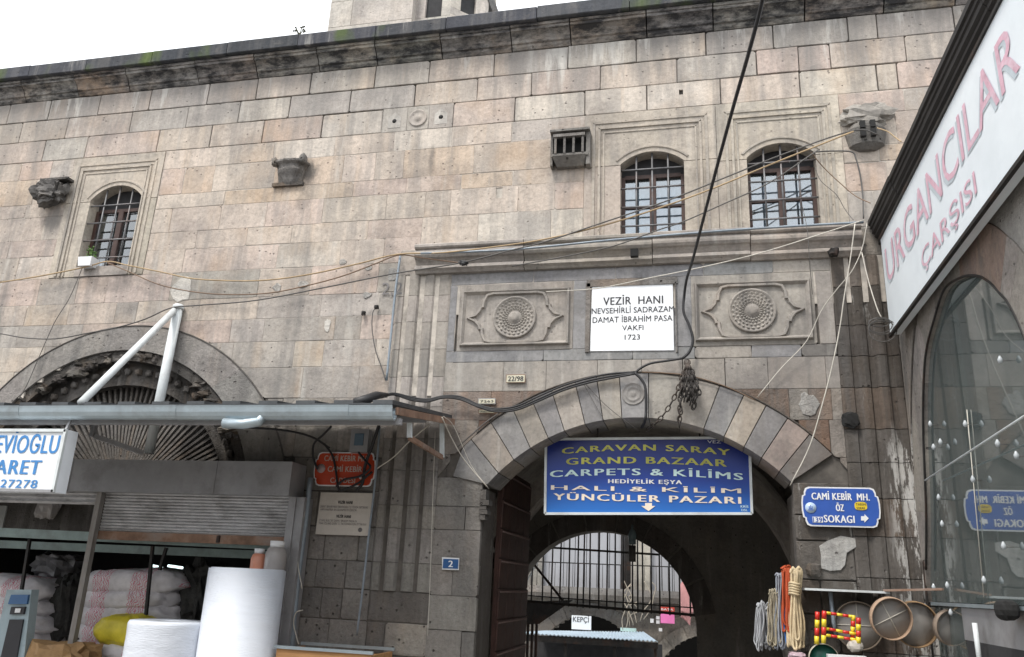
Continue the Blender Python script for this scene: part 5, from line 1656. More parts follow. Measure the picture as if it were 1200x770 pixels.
cable('telephone_cable', 'tan cable sagging along the whole facade, upper strand', [(-20, 334, 8.9), (0, 331, 8.9), (50, 323, 8.9), (100, 313, 8.9), (126, 306.5, 8.9), (150, 311, 8.9), (190, 319, 8.9), (230, 327, 8.9), (300, 329, 8.9), (360, 322, 8.9), (420, 309, 8.9), (466, 298, 8.88), (520, 296, 8.7), (590, 288, 8.68), (640, 280, 8.66), (700, 266, 8.64), (760, 248, 8.62), (830, 223, 8.6), (900, 194, 8.58), (950, 174, 8.58), (1000, 154, 8.7)], .0095, 'cable_tan')
cable('telephone_cable', 'brown wire under the tan cable, from the left sill to the window row', [(126, 308, 8.9), (150, 318, 8.9), (185, 333, 8.9), (220, 341, 8.9), (260, 345, 8.9), (310, 344, 8.9), (350, 337, 8.9), (400, 324, 8.9), (440, 309, 8.9), (468, 299, 8.88), (500, 303, 8.8), (545, 309, 8.75)], .008, 'cable_brown')
cable('telephone_cable', 'dark cable climbing from the white strut to the right windows', [(-20, 389, 8.85), (0, 391, 8.85), (30, 396, 8.85), (65, 397, 8.85), (100, 391, 8.85), (140, 383, 8.85), (170, 374, 8.85), (200, 361, 8.85), (230, 358, 8.85), (300, 352, 8.83), (380, 337, 8.8), (460, 321, 8.75), (540, 308, 8.7), (600, 293, 8.66), (640, 283, 8.64), (700, 263, 8.62), (780, 236, 8.6), (850, 208, 8.58), (920, 180, 8.56), (1000, 153, 8.7), (1030, 158, 8.8)], .0085, 'cable_grey')
cable('telephone_cable', 'grey cable crossing below the right windows', [(600, 312, 8.7), (660, 301, 8.66), (720, 288, 8.62), (770, 270, 8.6), (800, 260, 8.6), (850, 238, 8.58), (900, 215, 8.56), (945, 185, 8.56), (960, 175, 8.6)], .0075, 'cable_grey')
cable('telephone_cable', 'pale cable swinging from the string course up to the corner', [(640, 342, 8.9), (700, 338, 8.85), (760, 326, 8.8), (800, 318, 8.75), (850, 307, 8.7), (900, 294, 8.6), (960, 275, 8.5), (1012, 258, 8.5)], .006, 'rope_white')
cable('thin_cable', 'brown wire descending from the third window to the ledge', [(950, 178, 8.6), (965, 196, 8.7), (985, 215, 8.7), (1003, 230, 8.6), (1020, 238, 8.4)], .006, 'cable_brown')
cable('thin_cable', 'thin grey wire curving across the last window jamb', [(955, 196, 8.9), (962, 212, 8.9), (980, 228, 8.9), (990, 245, 8.9), (1000, 258, 8.8)], .004, 'cable_grey')
cable('thin_cable', 'grey wire bent round the jamb right of the third window', [(955, 178, 8.93), (975, 177, 8.93), (998, 178, 8.93), (1003, 186, 8.93), (1008, 205, 8.93), (1011, 230, 8.93), (1012, 256, 8.9)], .009, 'cable_grey')
cable('thin_cable', 'yellowish wire from the basket bracket to the ledge', [(1028, 150, 8.8), (1040, 154, 8.7), (1048, 160, 8.6), (1056, 166, 8.4)], .007, 'cable_tan')
cable('string', 'white string hanging from the corner to the arch foot, left strand', [(1002, 262, 8.6), (997, 300, 8.6), (989, 350, 8.65), (984, 385, 8.7), (975, 430, 8.75), (962, 480, 8.8), (948, 525, 8.85), (926, 569, 8.9)], .0065, 'rope_white', 'string')
cable('string', 'slack white string tied across the right pilaster', [(1016, 262, 8.5), (1010, 292, 8.55), (998, 318, 8.6), (980, 340, 8.7), (962, 365, 8.8), (945, 400, 8.9), (915, 432, 8.93), (888, 465, 8.95)], .005, 'rope_white', 'string')
cable('string', 'white string from the corner down to the coiled wire', [(1010, 296, 8.55), (1018, 330, 8.5), (1028, 362, 8.4), (1033, 372, 8.4)], .0055, 'rope_white', 'string')
cable('thin_cable', 'fine wire dropping from the conduit by the third window', [(940, 240, 8.9), (946, 270, 8.7), (949, 310, 8.72), (952, 345, 8.9)], .0035, 'cable_grey')
cable('thin_cable', 'bent wire from the nail hook beside the upright conduit', [(441, 361, 8.95), (437, 366, 8.93), (436, 385, 8.93), (440, 410, 8.93), (447, 430, 8.93), (452, 446, 8.92)], .007, 'cable_grey')
cable('thin_cable', 'dark wire hanging from the planter window down to the shop arch', [(98, 310, 8.92), (82, 348, 8.93), (66, 374, 8.93), (56, 395, 8.93), (45, 420, 8.93), (32, 450, 8.93), (22, 468, 8.93)], .005, 'cable_grey')
cable('thin_cable', 'fine wire stretched from the jamb edge to the arch shoulder', [(570, 570, 8.95), (545, 540, 8.8), (530, 515, 8.6), (518, 489, 8.3)], .006, 'rope_white')
cable('thin_cable', 'second fine wire beside it ending at the awning corner', [(573, 573, 8.95), (552, 545, 8.85), (532, 500, 8.6), (520, 488, 8.3)], .004, 'rope_white')
cable('thin_cable', 'wire from the awning corner crossing left over the red sign edge', [(504, 497, 8.5), (480, 517, 8.6), (462, 535, 8.8), (442, 549, 8.9)], .007, 'rope_white')
cable('thin_cable', 'dark wire slanting up from the arch shoulder to the cable bundle', [(536, 524, 8.93), (552, 510, 8.93), (568, 496, 8.93), (585, 484, 8.93)], .008, 'cable_grey')
cable('thin_cable', 'hairline plumb wire left of the number 2 plate', [(510, 505, 8.93), (507, 590, 8.93), (504, 680, 8.93), (501, 745, 8.93)], .0035, 'rope_white')
cable('thin_cable', 'white wire curled at the foot of the wall by the crate', [(355, 715, 8.85), (347, 718, 8.8), (344, 730, 8.8), (347, 745, 8.8), (350, 755, 8.8)], .007, 'rope_white')
cable('thin_cable', 'white wire hooked on the downpipe', [(357, 600, 8.8), (350, 640, 8.78), (349, 660, 8.78), (354, 690, 8.8)], .006, 'rope_white')
cable('thin_cable', 'wire pair dropping over the grey arch stone, left one', [(684, 450, 8.95), (695, 470, 8.95), (708, 493, 8.95)], .0035, 'cable_grey')
cable('thin_cable', 'wire pair dropping over the grey arch stone, right one', [(686, 450, 8.95), (710, 475, 8.95), (735, 495, 8.95), (750, 506, 9.1)], .004, 'cable_grey')
# black loops dangling over the red sign
for i, pts in enumerate(([(388, 500, 8.6), (378, 510, 8.7), (368, 520, 8.8), (367, 535, 8.9), (372, 550, 8.92)], [(380, 520, 8.9), (390, 535, 8.92), (394, 555, 8.92), (396, 570, 8.92), (400, 575, 8.92), (420, 566, 8.9), (436, 553, 8.9)], [(445, 495, 8.8), (437, 520, 8.85), (428, 545, 8.9), (425, 565, 8.9), (418, 575, 8.9)], [(270, 500, 8.4), (330, 504, 8.5), (365, 512, 8.7), (386, 525, 8.9)], [(420, 530, 8.88), (428, 540, 8.88), (434, 548, 8.86), (422, 558, 8.88), (404, 562, 8.88), (394, 570, 8.9)])):
    cable('power_cable', ('first', 'second', 'third', 'fourth', 'fifth')[i] + ' black loop from the left in the tangle at the red street sign' , pts, .0135 if i != 2 else .02, 'cable')
sl2 = MB().tube([P(416, 472, 8.0), P(430, 468, 8.1), P(442, 463, 8.3), P(455, 462, 8.5)], .035, 8, radii=[.05, .055, .045, .015])
tag(sl2.build('cable_sleeve', 'cable'), 'fat black sleeve lying on the awning end where cables meet', 'cable sleeve')
# nails with loops
for i, (px, py) in enumerate(((426, 367), (441, 360))):
    c_ = P(px, py, 8.95)
    tag(smalllump((c_.x, 8.95, c_.z), .028, .6, i).build('wall_hook', 'dark_iron'), ('left' if i == 0 else 'right') + ' rusted iron hook stub left of the upright conduit', 'hook')
c_ = P(976, 298, 8.9)
tag(lump((c_.x, 8.85, c_.z), .055, .07, .045, .4, 5, 6).build('wall_lamp_stub', 'dark_iron'), 'black lamp stub under the right end of the string course', 'lamp')
c_ = P(543, 307.5, 8.7)
tag(lump((c_.x, 8.72, c_.z), .06, .04, .03, .5, 8, 6).build('cable_joint', 'cable'), 'black taped joint on the dark cable left of the panels', 'cable joint')
# wire coil
cw = MB()
for k in range(4):
    pts = []
    for j in range(17):
        t = 2 * PI * j / 16
        px = 1030 + (13 + k * 1.2) * math.cos(t) + k * 1.5; py = 378 + (7 + 2.2 * k) * math.sin(t) * (1 if k % 2 else .7) + k * 3
        pts.append(P(px, py, 8.5 + .03 * math.sin(t + k)))
    cw.tube(pts, .005, 5, cap=False)
tag(cw.build('wire_coil', 'cable_grey'), 'loose coil of dark wire beside the white shop sign corner', 'wire')

# ---- chain bunch
ch = thing('iron_chain', P(805, 425, 8.9), 'rusty chain bunched on a hook at the gate crown', 'chain')
def link_chain(path, name):
    q = catmull(path, 8)
    # resample
    out = [q[0]]; acc = 0
    for i in range(1, len(q)):
        d = (q[i] - out[-1]).length
        if d > .052:
            out.append(q[i])
    mb = MB()
    for i in range(len(out) - 1):
        a, b = out[i], out[i + 1]
        d = (b - a).normalized()
        side = d.cross(Vector((0, 1, 0))).normalized() if i % 2 == 0 else Vector((0, 1, 0))
        c0 = (a + b) / 2
        pts = [c0 + d * .040 * math.cos(t) + side * .022 * math.sin(t) for t in [2 * PI * k / 8 for k in range(9)]]
        mb.tube(pts, .0075, 4, cap=False)
    return mb.build(name, 'chain', ch)
for k in range(14):
    x = -8 + 22 * (k * 5 % 14) / 13 + rnd.uniform(-2, 2)
    yb = (492, 470, 480, 500, 466, 474, 462, 470, 478, 468, 472, 464, 470, 474)[k]
    link_chain([P(805, 421, 8.88), P(805 + x * .5, 438, 8.86 - .02 * (k % 3)), P(805 + x, 455 + k % 3 * 3, 8.85 - .02 * (k % 3)), P(803 + x * .9, yb, 8.87)], 'chain_strand')
link_chain([P(800, 440, 8.87), P(792, 462, 8.87), P(782, 480, 8.88), P(770, 495, 8.9), P(758, 504, 9.1)], 'chain_strand')
link_chain([P(812, 440, 8.86), P(817, 455, 8.85), P(815, 466, 8.85)], 'chain_strand')

# ---- weed on coping, planter on sill
q = P(349, 43, 8.74)
wd = thing('small_weed', (q.x, 8.9, 8.93), 'tiny dry weed growing on the coping', 'plant')
mb = MB()
for k in range(8):
    a = rnd.uniform(-.06, .06); b = rnd.uniform(.05, .17)
    mb.tube([(q.x, 8.76, 8.93), (q.x + a * .5, 8.76 + a * .3, 8.93 + b * .6), (q.x + a, 8.76, 8.93 + b)], .008, 4)
mb.build('stem', 'dry_plant', wd)
mb = MB()
for k in range(14):
    c = Vector((q.x + rnd.uniform(-.09, .09), 8.76 + rnd.uniform(-.04, .04), 8.99 + rnd.uniform(0, .12)))
    mb.add([c + Vector((-.02, 0, 0)), c + Vector((0, .01, -.012)), c + Vector((.02, 0, .004)), c + Vector((0, -.01, .014))], [(0, 1, 2, 3)])
mb.build('leaf_tuft', 'dry_plant', wd)
a = P(92, 303, 8.86); b = P(108, 303, 8.86); zt = P(100, 301, 8.86).z; zb = P(100, 311, 8.86).z
pl = thing('flower_pot', ((a.x + b.x) / 2, 8.9, zb), 'white rectangular planter on the left window sill', 'plant pot')
mb = MB(); mb.add([(a.x + .015, 8.86, zb), (b.x - .015, 8.86, zb), (b.x - .015, 9.0, zb), (a.x + .015, 9.0, zb), (a.x, 8.845, zt), (b.x, 8.845, zt), (b.x, 9.01, zt), (a.x, 9.01, zt)], [(3, 2, 1, 0), (0, 1, 5, 4), (1, 2, 6, 5), (2, 3, 7, 6), (3, 0, 4, 7), (4, 5, 6, 7)])
mb.build('pot', 'white', pl)
mb = MB()
for k in range(60):
    t = rnd.random()
    c = Vector(((a.x + b.x) / 2 + rnd.uniform(-.06, .09) * (1 - t * .4), 8.93 + rnd.uniform(-.05, .05), zt + .01 + t * .17))
    s_ = rnd.uniform(.012, .028); d = Vector((rnd.uniform(-1, 1), rnd.uniform(-1, 1), rnd.uniform(-.2, 1))).normalized(); e_ = d.orthogonal().normalized()
    mb.add([c - d * s_, c + e_ * s_ * .5, c + d * s_, c - e_ * s_ * .5], [(0, 1, 2, 3)])
mb.build('leaves', 'leaf', pl)

# ================================================================== awning over the left shop
aw = thing('shop_awning', (-6, 8, 3.1), 'shallow shop awning with zinc gutter held by white tubes', 'awning')
GX1 = P(458, 483, 7.0).x
zg1 = P(458, 475, 7.0).z; zg0 = P(0, 474, 7.0).z
gt = MB()
gz0 = (zg0 + zg1) / 2
n = 8
prof = [(7.0 + .065 - .075 * math.cos(t), gz0 - .02 - .115 * math.sin(t)) for t in [PI * k / n for k in range(n + 1)]]
prof = [(6.985, gz0)] + prof + [(7.145, gz0), (7.13, gz0 - .02)] + [(7.065 - .06 * math.cos(t), gz0 - .02 - .10 * math.sin(t)) for t in [PI * k / n for k in range(n, -1, -1)]]
gxs = [-12.0] + sorted([xat(p, gz0, 7.0) for p in (22, 144, 206, 270, 408)]) + [GX1]
for i in range(len(gxs) - 1):
    extrude_x([(a + .004 * (i % 2), b - .006 * i * .4) for a, b in prof], gxs[i] + .002, gxs[i + 1] + .012).build('gutter_section', 'zinc', aw)
# roof sheet rising towards the wall
zr = P(523, 489, 8.9).z
rf = MB()
for k in range(46):
    x0 = -12.0 + (GX1 + 12.0) / 46 * k; x1 = x0 + (GX1 + 12.0) / 46
    e_ = .03 if k % 2 else .0
    rf.add([(x0, 7.02, gz0 + .012 + e_), (x1, 7.02, gz0 + .012 + e_), (x1, 8.93, zr + e_), (x0, 8.93, zr + e_), (x0, 7.02, gz0 + .0), (x1, 7.02, gz0 + .0), (x1, 8.93, zr - .012), (x0, 8.93, zr - .012)],
           [(0, 1, 2, 3), (7, 6, 5, 4), (0, 4, 5, 1), (1, 5, 6, 2), (2, 6, 7, 3), (3, 7, 4, 0)])
rf.build('roof_sheet', 'roof', aw)
MB().bar((-12, 7.17, gz0 - .14), (GX1 + .05, 7.17, gz0 - .14), .05, .06).build('front_rail', 'grey_metal', aw)
MB().bar((-12, 8.0, (gz0 + zr) / 2 - .08), (GX1, 8.0, (gz0 + zr) / 2 - .08), .05, .06).build('middle_rail', 'grey_metal', aw)
MB().bar((GX1 + .02, 7.1, gz0 - .05), (GX1 + .02, 8.93, zr - .05), .03, .07).build('end_rafter', 'rust', aw)
for k in range(7):
    x = GX1 - .9 - k * 1.25
    MB().bar((x, 7.1, gz0 - .06), (x, 8.93, zr - .06), .04, .05).build('rafter', 'grey_metal', aw)
# small end frame
f0 = P(480, 496, 7.7); f1 = P(480, 513, 7.7); f2 = P(518, 536, 8.85); f3 = P(518, 497, 8.85)
MB().bar(f0, f1, .045).build('end_frame', 'white_paint', aw)
MB().bar(f1, f2, .035, .05).build('end_frame', 'rust', aw)
MB().bar(f2, f3, .045).build('end_frame', 'white_paint', aw)
# tubes
top = P(209, 361, 8.93)
pt = MB(); pt.tube([top, (top.x, 8.86, 2.95)], .062, 12); pt.build('support_tube', 'white_paint', aw)
pt = MB(); pt.tube([top + Vector((-.02, -.03, -.03)), P(95, 472, 7.06)], .042, 12); pt.build('support_tube', 'white_paint', aw)
MB().lathe((top.x, 8.93, top.z - .02), [(.075, 0), (.075, .05), (.05, .07), (.001, .07)], 14).build('tube_cap', 'white_paint', aw)
# loose downspout elbow
pt = MB(); pt.tube([P(262, 496, 7.02), P(285, 497, 7.04), P(304, 494, 7.05), P(308, 488, 7.06)], .05, 10)
pt.build('downspout_elbow', 'zinc', aw)
MB().bar(P(112, 494, 7.6), P(108, 512, 7.6), .05).build('hanger', 'grey_metal', aw)
MB().bar(P(110, 511, 7.6), P(168, 531, 8.0), .05).build('hanger', 'grey_metal', aw)

# ---- shop front
sh = thing('roller_shutter', (-6.2, 8.7, 2.4), 'grey roller shutter half raised with rusty bottom rail', 'shutter')
YSH = 8.62
a = P(-60, 536, YSH); b = P(343, 541, YSH); zb = P(250, 579, YSH).z; ztb = P(250, 540, YSH).z
bx = MB().box((-11.5, YSH, zb), (b.x, 8.98, ztb)).build('shutter_box', 'grey_metal', sh)
for xx in (P(80, 560, YSH).x, P(250, 560, YSH).x):
    MB().box((xx, YSH - .006, zb), (xx + .03, YSH, ztb)).build('box_seam', 'grey_metal', sh)
YL = 8.78
z1 = zb + .02; z0 = P(230, 626, YL).z
xlft = P(121, 600, YL).x; xrt = P(338, 605, YL).x
nsl = 13
for k in range(nsl):
    za = z1 - (z1 - z0) * k / nsl; zb2 = z1 - (z1 - z0) * (k + 1) / nsl
    extrude_x([(YL + .02, zb2), (YL + .004, zb2), (YL - .012, (za + zb2) / 2), (YL + .004, za - .004), (YL + .02, za - .004)], xlft, xrt).build('shutter_slat', 'shutter', sh)
MB().box((xlft, YL - .02, z0 - .10), (xrt, YL + .03, z0)).build('bottom_rail', 'rust', sh)
MB().box((P(256, 633, YL).x, YL - .05, z0 - .09), (P(259, 633, YL).x, YL - .02, z0 - .01)).build('handle', 'dark_iron', sh)
for k in range(3):
    za = zb + .02 - k * .055
    extrude_x([(YL + .02, za - .055), (YL - .01, za - .03), (YL + .02, za)], -11.4, xlft - .1).build('shutter_slat', 'shutter', sh)
MB().box((xrt, YL - .04, GROUND), (xrt + .09, YL + .08, zb)).build('guide_rail', 'grey_metal', sh)
a = P(345, 560, YSH)
MB().box((xrt + .09, YL - .02, GROUND), (xrt + .19, 8.98, zb)).build('side_post', 'grey_metal', sh)
q0 = P(118, 583, YL - .06)
po = MB().box((q0.x - .035, YL - .10, GROUND), (q0.x + .035, YL - .03, zb)).build('shop_post', 'worn_post')
tag(po, 'bare grey upright post between the two shutters', 'post')
tag(MB().bar(P(-40, 622, 8.95), P(345, 640, 8.95), .10, .11).build('shop_beam', 'teal'), 'pale green beam under the shutters, nearer one', 'beam')
tag(MB().bar(P(-40, 636, 9.6), P(345, 652, 9.6), .10, .10).build('shop_beam', 'teal'), 'dim green beam further inside the left shop', 'beam')
# room
rm = MB()
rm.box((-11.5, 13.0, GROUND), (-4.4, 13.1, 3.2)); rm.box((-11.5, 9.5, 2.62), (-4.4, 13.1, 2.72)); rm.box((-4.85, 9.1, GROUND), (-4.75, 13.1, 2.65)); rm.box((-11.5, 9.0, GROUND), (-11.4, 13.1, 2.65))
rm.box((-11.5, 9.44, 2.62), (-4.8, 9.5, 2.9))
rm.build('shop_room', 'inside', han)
for (px, y0, y1, lab) in ((32, 632, 700, 'thin dark pole by the left sacks'), (176, 640, 722, 'thin black pole in front of the printed sacks'), (192, 642, 668, 'short black rod hanging behind the pole')):
    a = P(px + 3, y0, 9.2); b = P(px - 5 if px > 40 else px - 8, y1, 9.2)
    tag(MB().bar(a, b, .035).build('shop_pole', 'dark_iron'), lab, 'pole')
tag(lump(tuple(P(57, 594, 9.3)), .16, .10, .16, .3, 4, 8).build('cloth_bundle', 'plastic'), 'pale rolled bundle on the shelf left of the post', 'bundle')
tag(MB().box(tuple(P(70, 590, 9.5)), tuple(P(100, 617, 9.8))).build('fabric_stack', simple_mat('navy_cloth', (.03, .035, .08), .9, var=.3)), 'dark blue folded fabric on the high shelf', 'fabric')
tag(MB().box(tuple(P(-20, 592, 9.4)), tuple(P(8, 625, 9.5))).build('wall_board', simple_mat('pale_board', (.30, .31, .30), .8)), 'pale grey board at the far left under the shutter', 'board')
for i, (x0, x1) in enumerate(((179, 190), (197, 214))):
    a = P(x0, 663, 12.0); b = P(x1, 665.5, 12.0)
    m_, nn_, bs_ = newmat('fluorescent_tube'); bs_.inputs['Emission Color'].default_value = (.8, 1, 1, 1); bs_.inputs['Emission Strength'].default_value = .9
    tag(MB().tube([a, b], .02, 8).build('fluorescent_tube', m_), ('left' if i == 0 else 'right') + ' of two small lit tubes deep in the shop', 'lamp')

# ---- sacks
def sack(c, w, d, h, seed, mat, lab, grp, tilt=0):
    mb = MB()
    n, m_ = 16, 48
    vs = []
    for i in range(n + 1):
        th = PI * i / n
        for k in range(m_):
            ph = 2 * PI * k / m_
            x = math.copysign(abs(math.cos(ph)) ** .45, math.cos(ph)) * math.sin(th) ** .55
            y_ = math.copysign(abs(math.sin(ph)) ** .5, math.sin(ph)) * math.sin(th) ** .55
            z = math.copysign(abs(math.cos(th)) ** .8, math.cos(th))
            v = Vector((x, y_, z))
            s_ = 1 + .12 * noise.noise(v * 2.2 + Vector((seed, 0, 0))) + .05 * noise.noise(v * 8 + Vector((seed, 2, 0)))
            zz2 = z * (1 - .12 * abs(x) ** 3) + .16 * noise.noise(Vector((x * 3 + seed, y_ * 3, z))) + .14 * noise.noise(Vector((x * 7, y_ * 7 + seed, z * 3)))
            vs.append((c[0] + x * s_ * w / 2, c[1] + y_ * s_ * d / 2, c[2] + zz2 * h / 2 + tilt * x * .1))
    fs = []
    for i in range(n):
        for k in range(m_):
            a = i * m_ + k; b = i * m_ + (k + 1) % m_
            fs.append((a, b, b + m_, a + m_))
    mb.add(vs, fs, True)
    o = mb.build('sack', mat)
    for v in o.data.vertices:
        pass
    return tag(o, lab, 'sack', grp)
ordn = ['bottom', 'second', 'third', 'fourth', 'top']
for pile, (pxa, pxb, ytop, Y, nm) in enumerate(((-25, 72, 676, 9.75, 'left'), (110, 215, 669, 9.75, 'right'))):
    for k in range(6):
        yy = ytop + 11 + (5 - k) * 19
        a = P(pxa - (3 if k % 2 else 0) - (2 - k) * (-1 if pile else 0), yy, Y); b = P(pxb + (4 if k % 2 else 0), yy, Y)
        lev = ('sixth from the top', 'fifth from the top', 'fourth from the top', 'third from the top', 'second from the top', 'topmost')[k]
        sack(((a.x + b.x) / 2 + (.05 if pile else 0) * (k - 3), Y, a.z), (b.x - a.x), .9, .36, pile * 7 + k * 1.7, 'sack', f'white sack with red print, {lev} in the {nm} pile of the shop', 'white printed sacks stacked in the shop', tilt=(.35 if pile == 1 else -.2))
for i, (px, py, w, h, Y, lab) in enumerate(((82, 715, .30, .75, 9.9, 'dark net bag leaning between the left sacks and the post'), (235, 700, .38, .75, 9.9, 'dark net bag beside the right pile of sacks'), (75, 664, .55, .30, 10.1, 'grey plastic sheet crumpled over the left sacks'))):
    c_ = P(px, py, Y)
    tag(lump((c_.x, Y, c_.z), w * .6, .3, h * .6, .35, i + 11, 12).build('net_bag', 'darknet' if i < 2 else simple_mat('grey_film', (.16, .16, .17), .4, var=.4)), lab, 'bag')
c_ = P(152, 738, 9.2); sack((c_.x, 9.15, c_.z), .70, .45, .36, 21, 'yellow_sack', 'yellow sack wedged behind the short white roll', None)
c_ = P(140, 764, 9.2); sack((c_.x + .05, 9.2, c_.z + .02), .62, .45, .20, 25, 'sack', 'folded white sack under the yellow one', None)
c_ = P(75, 766, 8.7); tag(lump((c_.x, 8.75, c_.z - .1), .42, .28, .24, .35, 31, 12).build('paper_bag', 'kraft'), 'crumpled brown paper bag at the foot of the post', 'bag')

# ---- foam rolls
def roll(px0, px1, ytop, Y, lab, step=None):
    a = P(px0, ytop, Y + .38); b = P(px1, ytop, Y + .38)
    r = (b.x - a.x) / 2 / 1.17
    cx = (a.x + b.x) / 2
    th = thing('foam_roll', (cx, Y + r, GROUND), lab, 'roll', 'white foam rolls in front of the shop')
    zt = P((px0 + px1) / 2, ytop + 2, Y + r * .2).z
    prof = []
    z = GROUND
    k = 0
    while z < zt - .03:
        prof.append((r * (1 + rnd.uniform(-.003, .003)), z - GROUND)); z += .03
    prof += [(r * .995, zt - GROUND - .02), (r * .97, zt - GROUND)]
    prof += [(.07, zt - GROUND), (.065, zt - GROUND - .3), (.001, zt - GROUND - .3)]
    fm = MB().lathe((cx, Y + r, GROUND), prof, 64)
    for i, v in enumerate(fm.v):
        d_ = Vector((v.x - cx, v.y - Y - r, 0))
        if d_.length > r * .9:
            d_.normalize()
            k_ = .0012 * math.sin(v.z * 38 + 4 * noise.noise(Vector((d_.x * 2, d_.y * 2, v.z)))) + .004 * noise.noise(Vector((d_.x * 2, d_.y * 2, v.z * 5))) + .003 * noise.noise(Vector((d_.x * 9, d_.y * 9, v.z * 1.2 + 7)))
            fm.v[i] = v + d_ * k_
    fm.build('foam_sheet', 'foam', th)
    if step:
        # outer wrap a little lower, one edge showing
        vs = []
        m_ = 20
        for j, (rr, zz2) in enumerate(((r * 1.035, GROUND), (r * 1.035, zt - .10), (r * .99, zt - .10))):
            for i in range(m_ + 1):
                u_ = i / m_
                t = PI - .5 + (PI + 1.0) * u_
                rr2 = rr + (r * 1.02 - rr) * max(0, u_ - .6) / .4 if j < 2 else rr
                vs.append((cx + rr2 * math.cos(t), Y + r + rr2 * math.sin(t), zz2 + (.09 * min(1, max(0, u_ - .14) * 9) if j else 0)))
        MB().add(vs, [(j * (m_ + 1) + i, j * (m_ + 1) + i + 1, (j + 1) * (m_ + 1) + i + 1, (j + 1) * (m_ + 1) + i) for j in range(2) for i in range(m_)], True).build('loose_wrap', 'foam', th)
    return th
roll(246, 336, 664, 7.9, 'tall thick white foam roll standing at the shop corner', True)
roll(152, 243, 728, 7.7, 'shorter white foam roll standing left of the tall one')
# ---- bottles on the tall roll
rz = P(291, 666, 8.1).z
for i, (px, py0, w, m_, lab) in enumerate(((302, 643, .085, 'orange_plastic', 'small bottle with orange contents on the tall foam roll'), (322, 634, .12, 'plastic', 'big clear jar with pale lid on the tall foam roll'))):
    q = P(px, 663, 8.55); zt = P(px, py0, 8.55).z
    th = thing('bottle', (q.x, 8.55, q.z - .1), lab, 'bottle')
    h = zt - q.z + .1
    MB().lathe((q.x, 8.55, q.z - .1), [(w * .95, 0), (w, .03), (w, h * .62), (w * .8, h * .78), (w * .6, h * .82)], 18).build('body', m_, th)
    MB().lathe((q.x, 8.55, q.z - .1 + h * .82), [(w * .66, 0), (w * .68, h * .18), (.001, h * .19)], 18).build('lid', 'white', th)
# ---- digital scale at far left
sc_ = thing('weighing_scale', P(20, 770, 8.6), 'pale blue column scale with dark display at the far left', 'scale')
def slabq(pts, Y, t, name, mat, par):
    w = [P(a, b, Y) for a, b in pts]
    return MB().poly([(q.x, q.z) for q in w[::-1]], Y, Y + t).build(name, mat, par)
slabq([(8, 691), (37, 691), (26, 790), (-14, 790)], 8.6, .12, 'column', 'scale_body', sc_)
slabq([(13, 697), (33, 697), (31, 708), (9, 708)], 8.57, .04, 'display', 'scale_blue', sc_)
slabq([(13, 711), (29, 711), (27, 720), (11, 720)], 8.57, .04, 'button_panel', 'ink', sc_)
slabq([(18, 713), (24, 713), (23, 718), (17, 718)], 8.56, .02, 'button', 'white', sc_)
slabq([(11, 726), (27, 726), (16, 790), (-4, 790)], 8.58, .04, 'dark_inset', 'ink', sc_)
# crate
cr_ = thing('wooden_crate', P(380, 775, 8.3), 'low orange wooden crate with metal rim at the wall foot', 'crate')
a = P(324, 762, 8.3); b = P(436, 762, 8.3)
MB().box((a.x, 8.3, a.z - .5), (b.x, 8.33, a.z + .02)).build('front_board', 'crate', cr_)
MB().box((a.x, 8.33, a.z - .5), (a.x + .03, 8.9, a.z + .01)).build('side_board', 'crate', cr_)
MB().box((b.x - .03, 8.33, a.z - .5), (b.x, 8.9, a.z + .01)).build('side_board', 'crate', cr_)
MB().bar((a.x - .02, 8.29, a.z + .035), (b.x + .02, 8.29, a.z + .035), .03).build('metal_rim', 'zinc', cr_)
MB().bar((a.x - .02, 8.9, a.z + .035), (b.x + .02, 8.9, a.z + .035), .03).build('metal_rim', 'zinc', cr_)
MB().box((a.x + .03, 8.34, a.z - .1), (b.x - .03, 8.88, a.z - .02)).build('contents', 'crate', cr_)
# meter box
mbx = thing('meter_box', P(414, 530, 8.9), 'narrow grey meter box above the red street sign', 'meter box')
a = P(412, 503, 8.88); b = P(430, 530, 8.88)
MB().box((a.x, 8.88, b.z), (b.x, 8.99, a.z)).build('casing', 'grey_metal', mbx)
a = P(416, 508, 8.87); b = P(425, 522, 8.87)
MB().box((a.x, 8.87, b.z), (b.x, 8.885, a.z)).build('dial_window', simple_mat('meter_glass', (.12, .17, .22), .2), mbx)

# ================================================================== right shop
rs = thing('corner_shop_building', (2.4, 6, GROUND), 'dark stone corner shop with pointed glazed arch and black ledge', 'building')
RX = 2.15
arch = [(8.93, GROUND), (8.93, 1.72), (8.62, 2.42), (8.41, 3.15), (8.20, 3.60), (7.98, 3.87), (7.62, 4.06), (7.24, 4.20), (6.80, 4.14), (6.44, 4.02), (6.20, 3.88), (6.02, 3.72), (5.88, 3.58), (5.72, 3.30), (5.55, 2.8), (5.45, 2.2), (5.42, GROUND)]
def archz(y):
    if y <= arch[-1][0] or y >= arch[0][0]: return GROUND
    for (y1, z1), (y0, z0) in zip(arch[:-1], arch[1:]):
        if y0 <= y <= y1:
            return z0 + (z1 - z0) * ((y - y0) / (y1 - y0) if y1 > y0 else 0)
    return GROUND
def catmull2(p):
    return [(q.y, q.z) for q in catmull([(0, a, b) for a, b in p], 4)]
arch = arch[:1] + catmull2(arch[1:-1]) + arch[-1:]
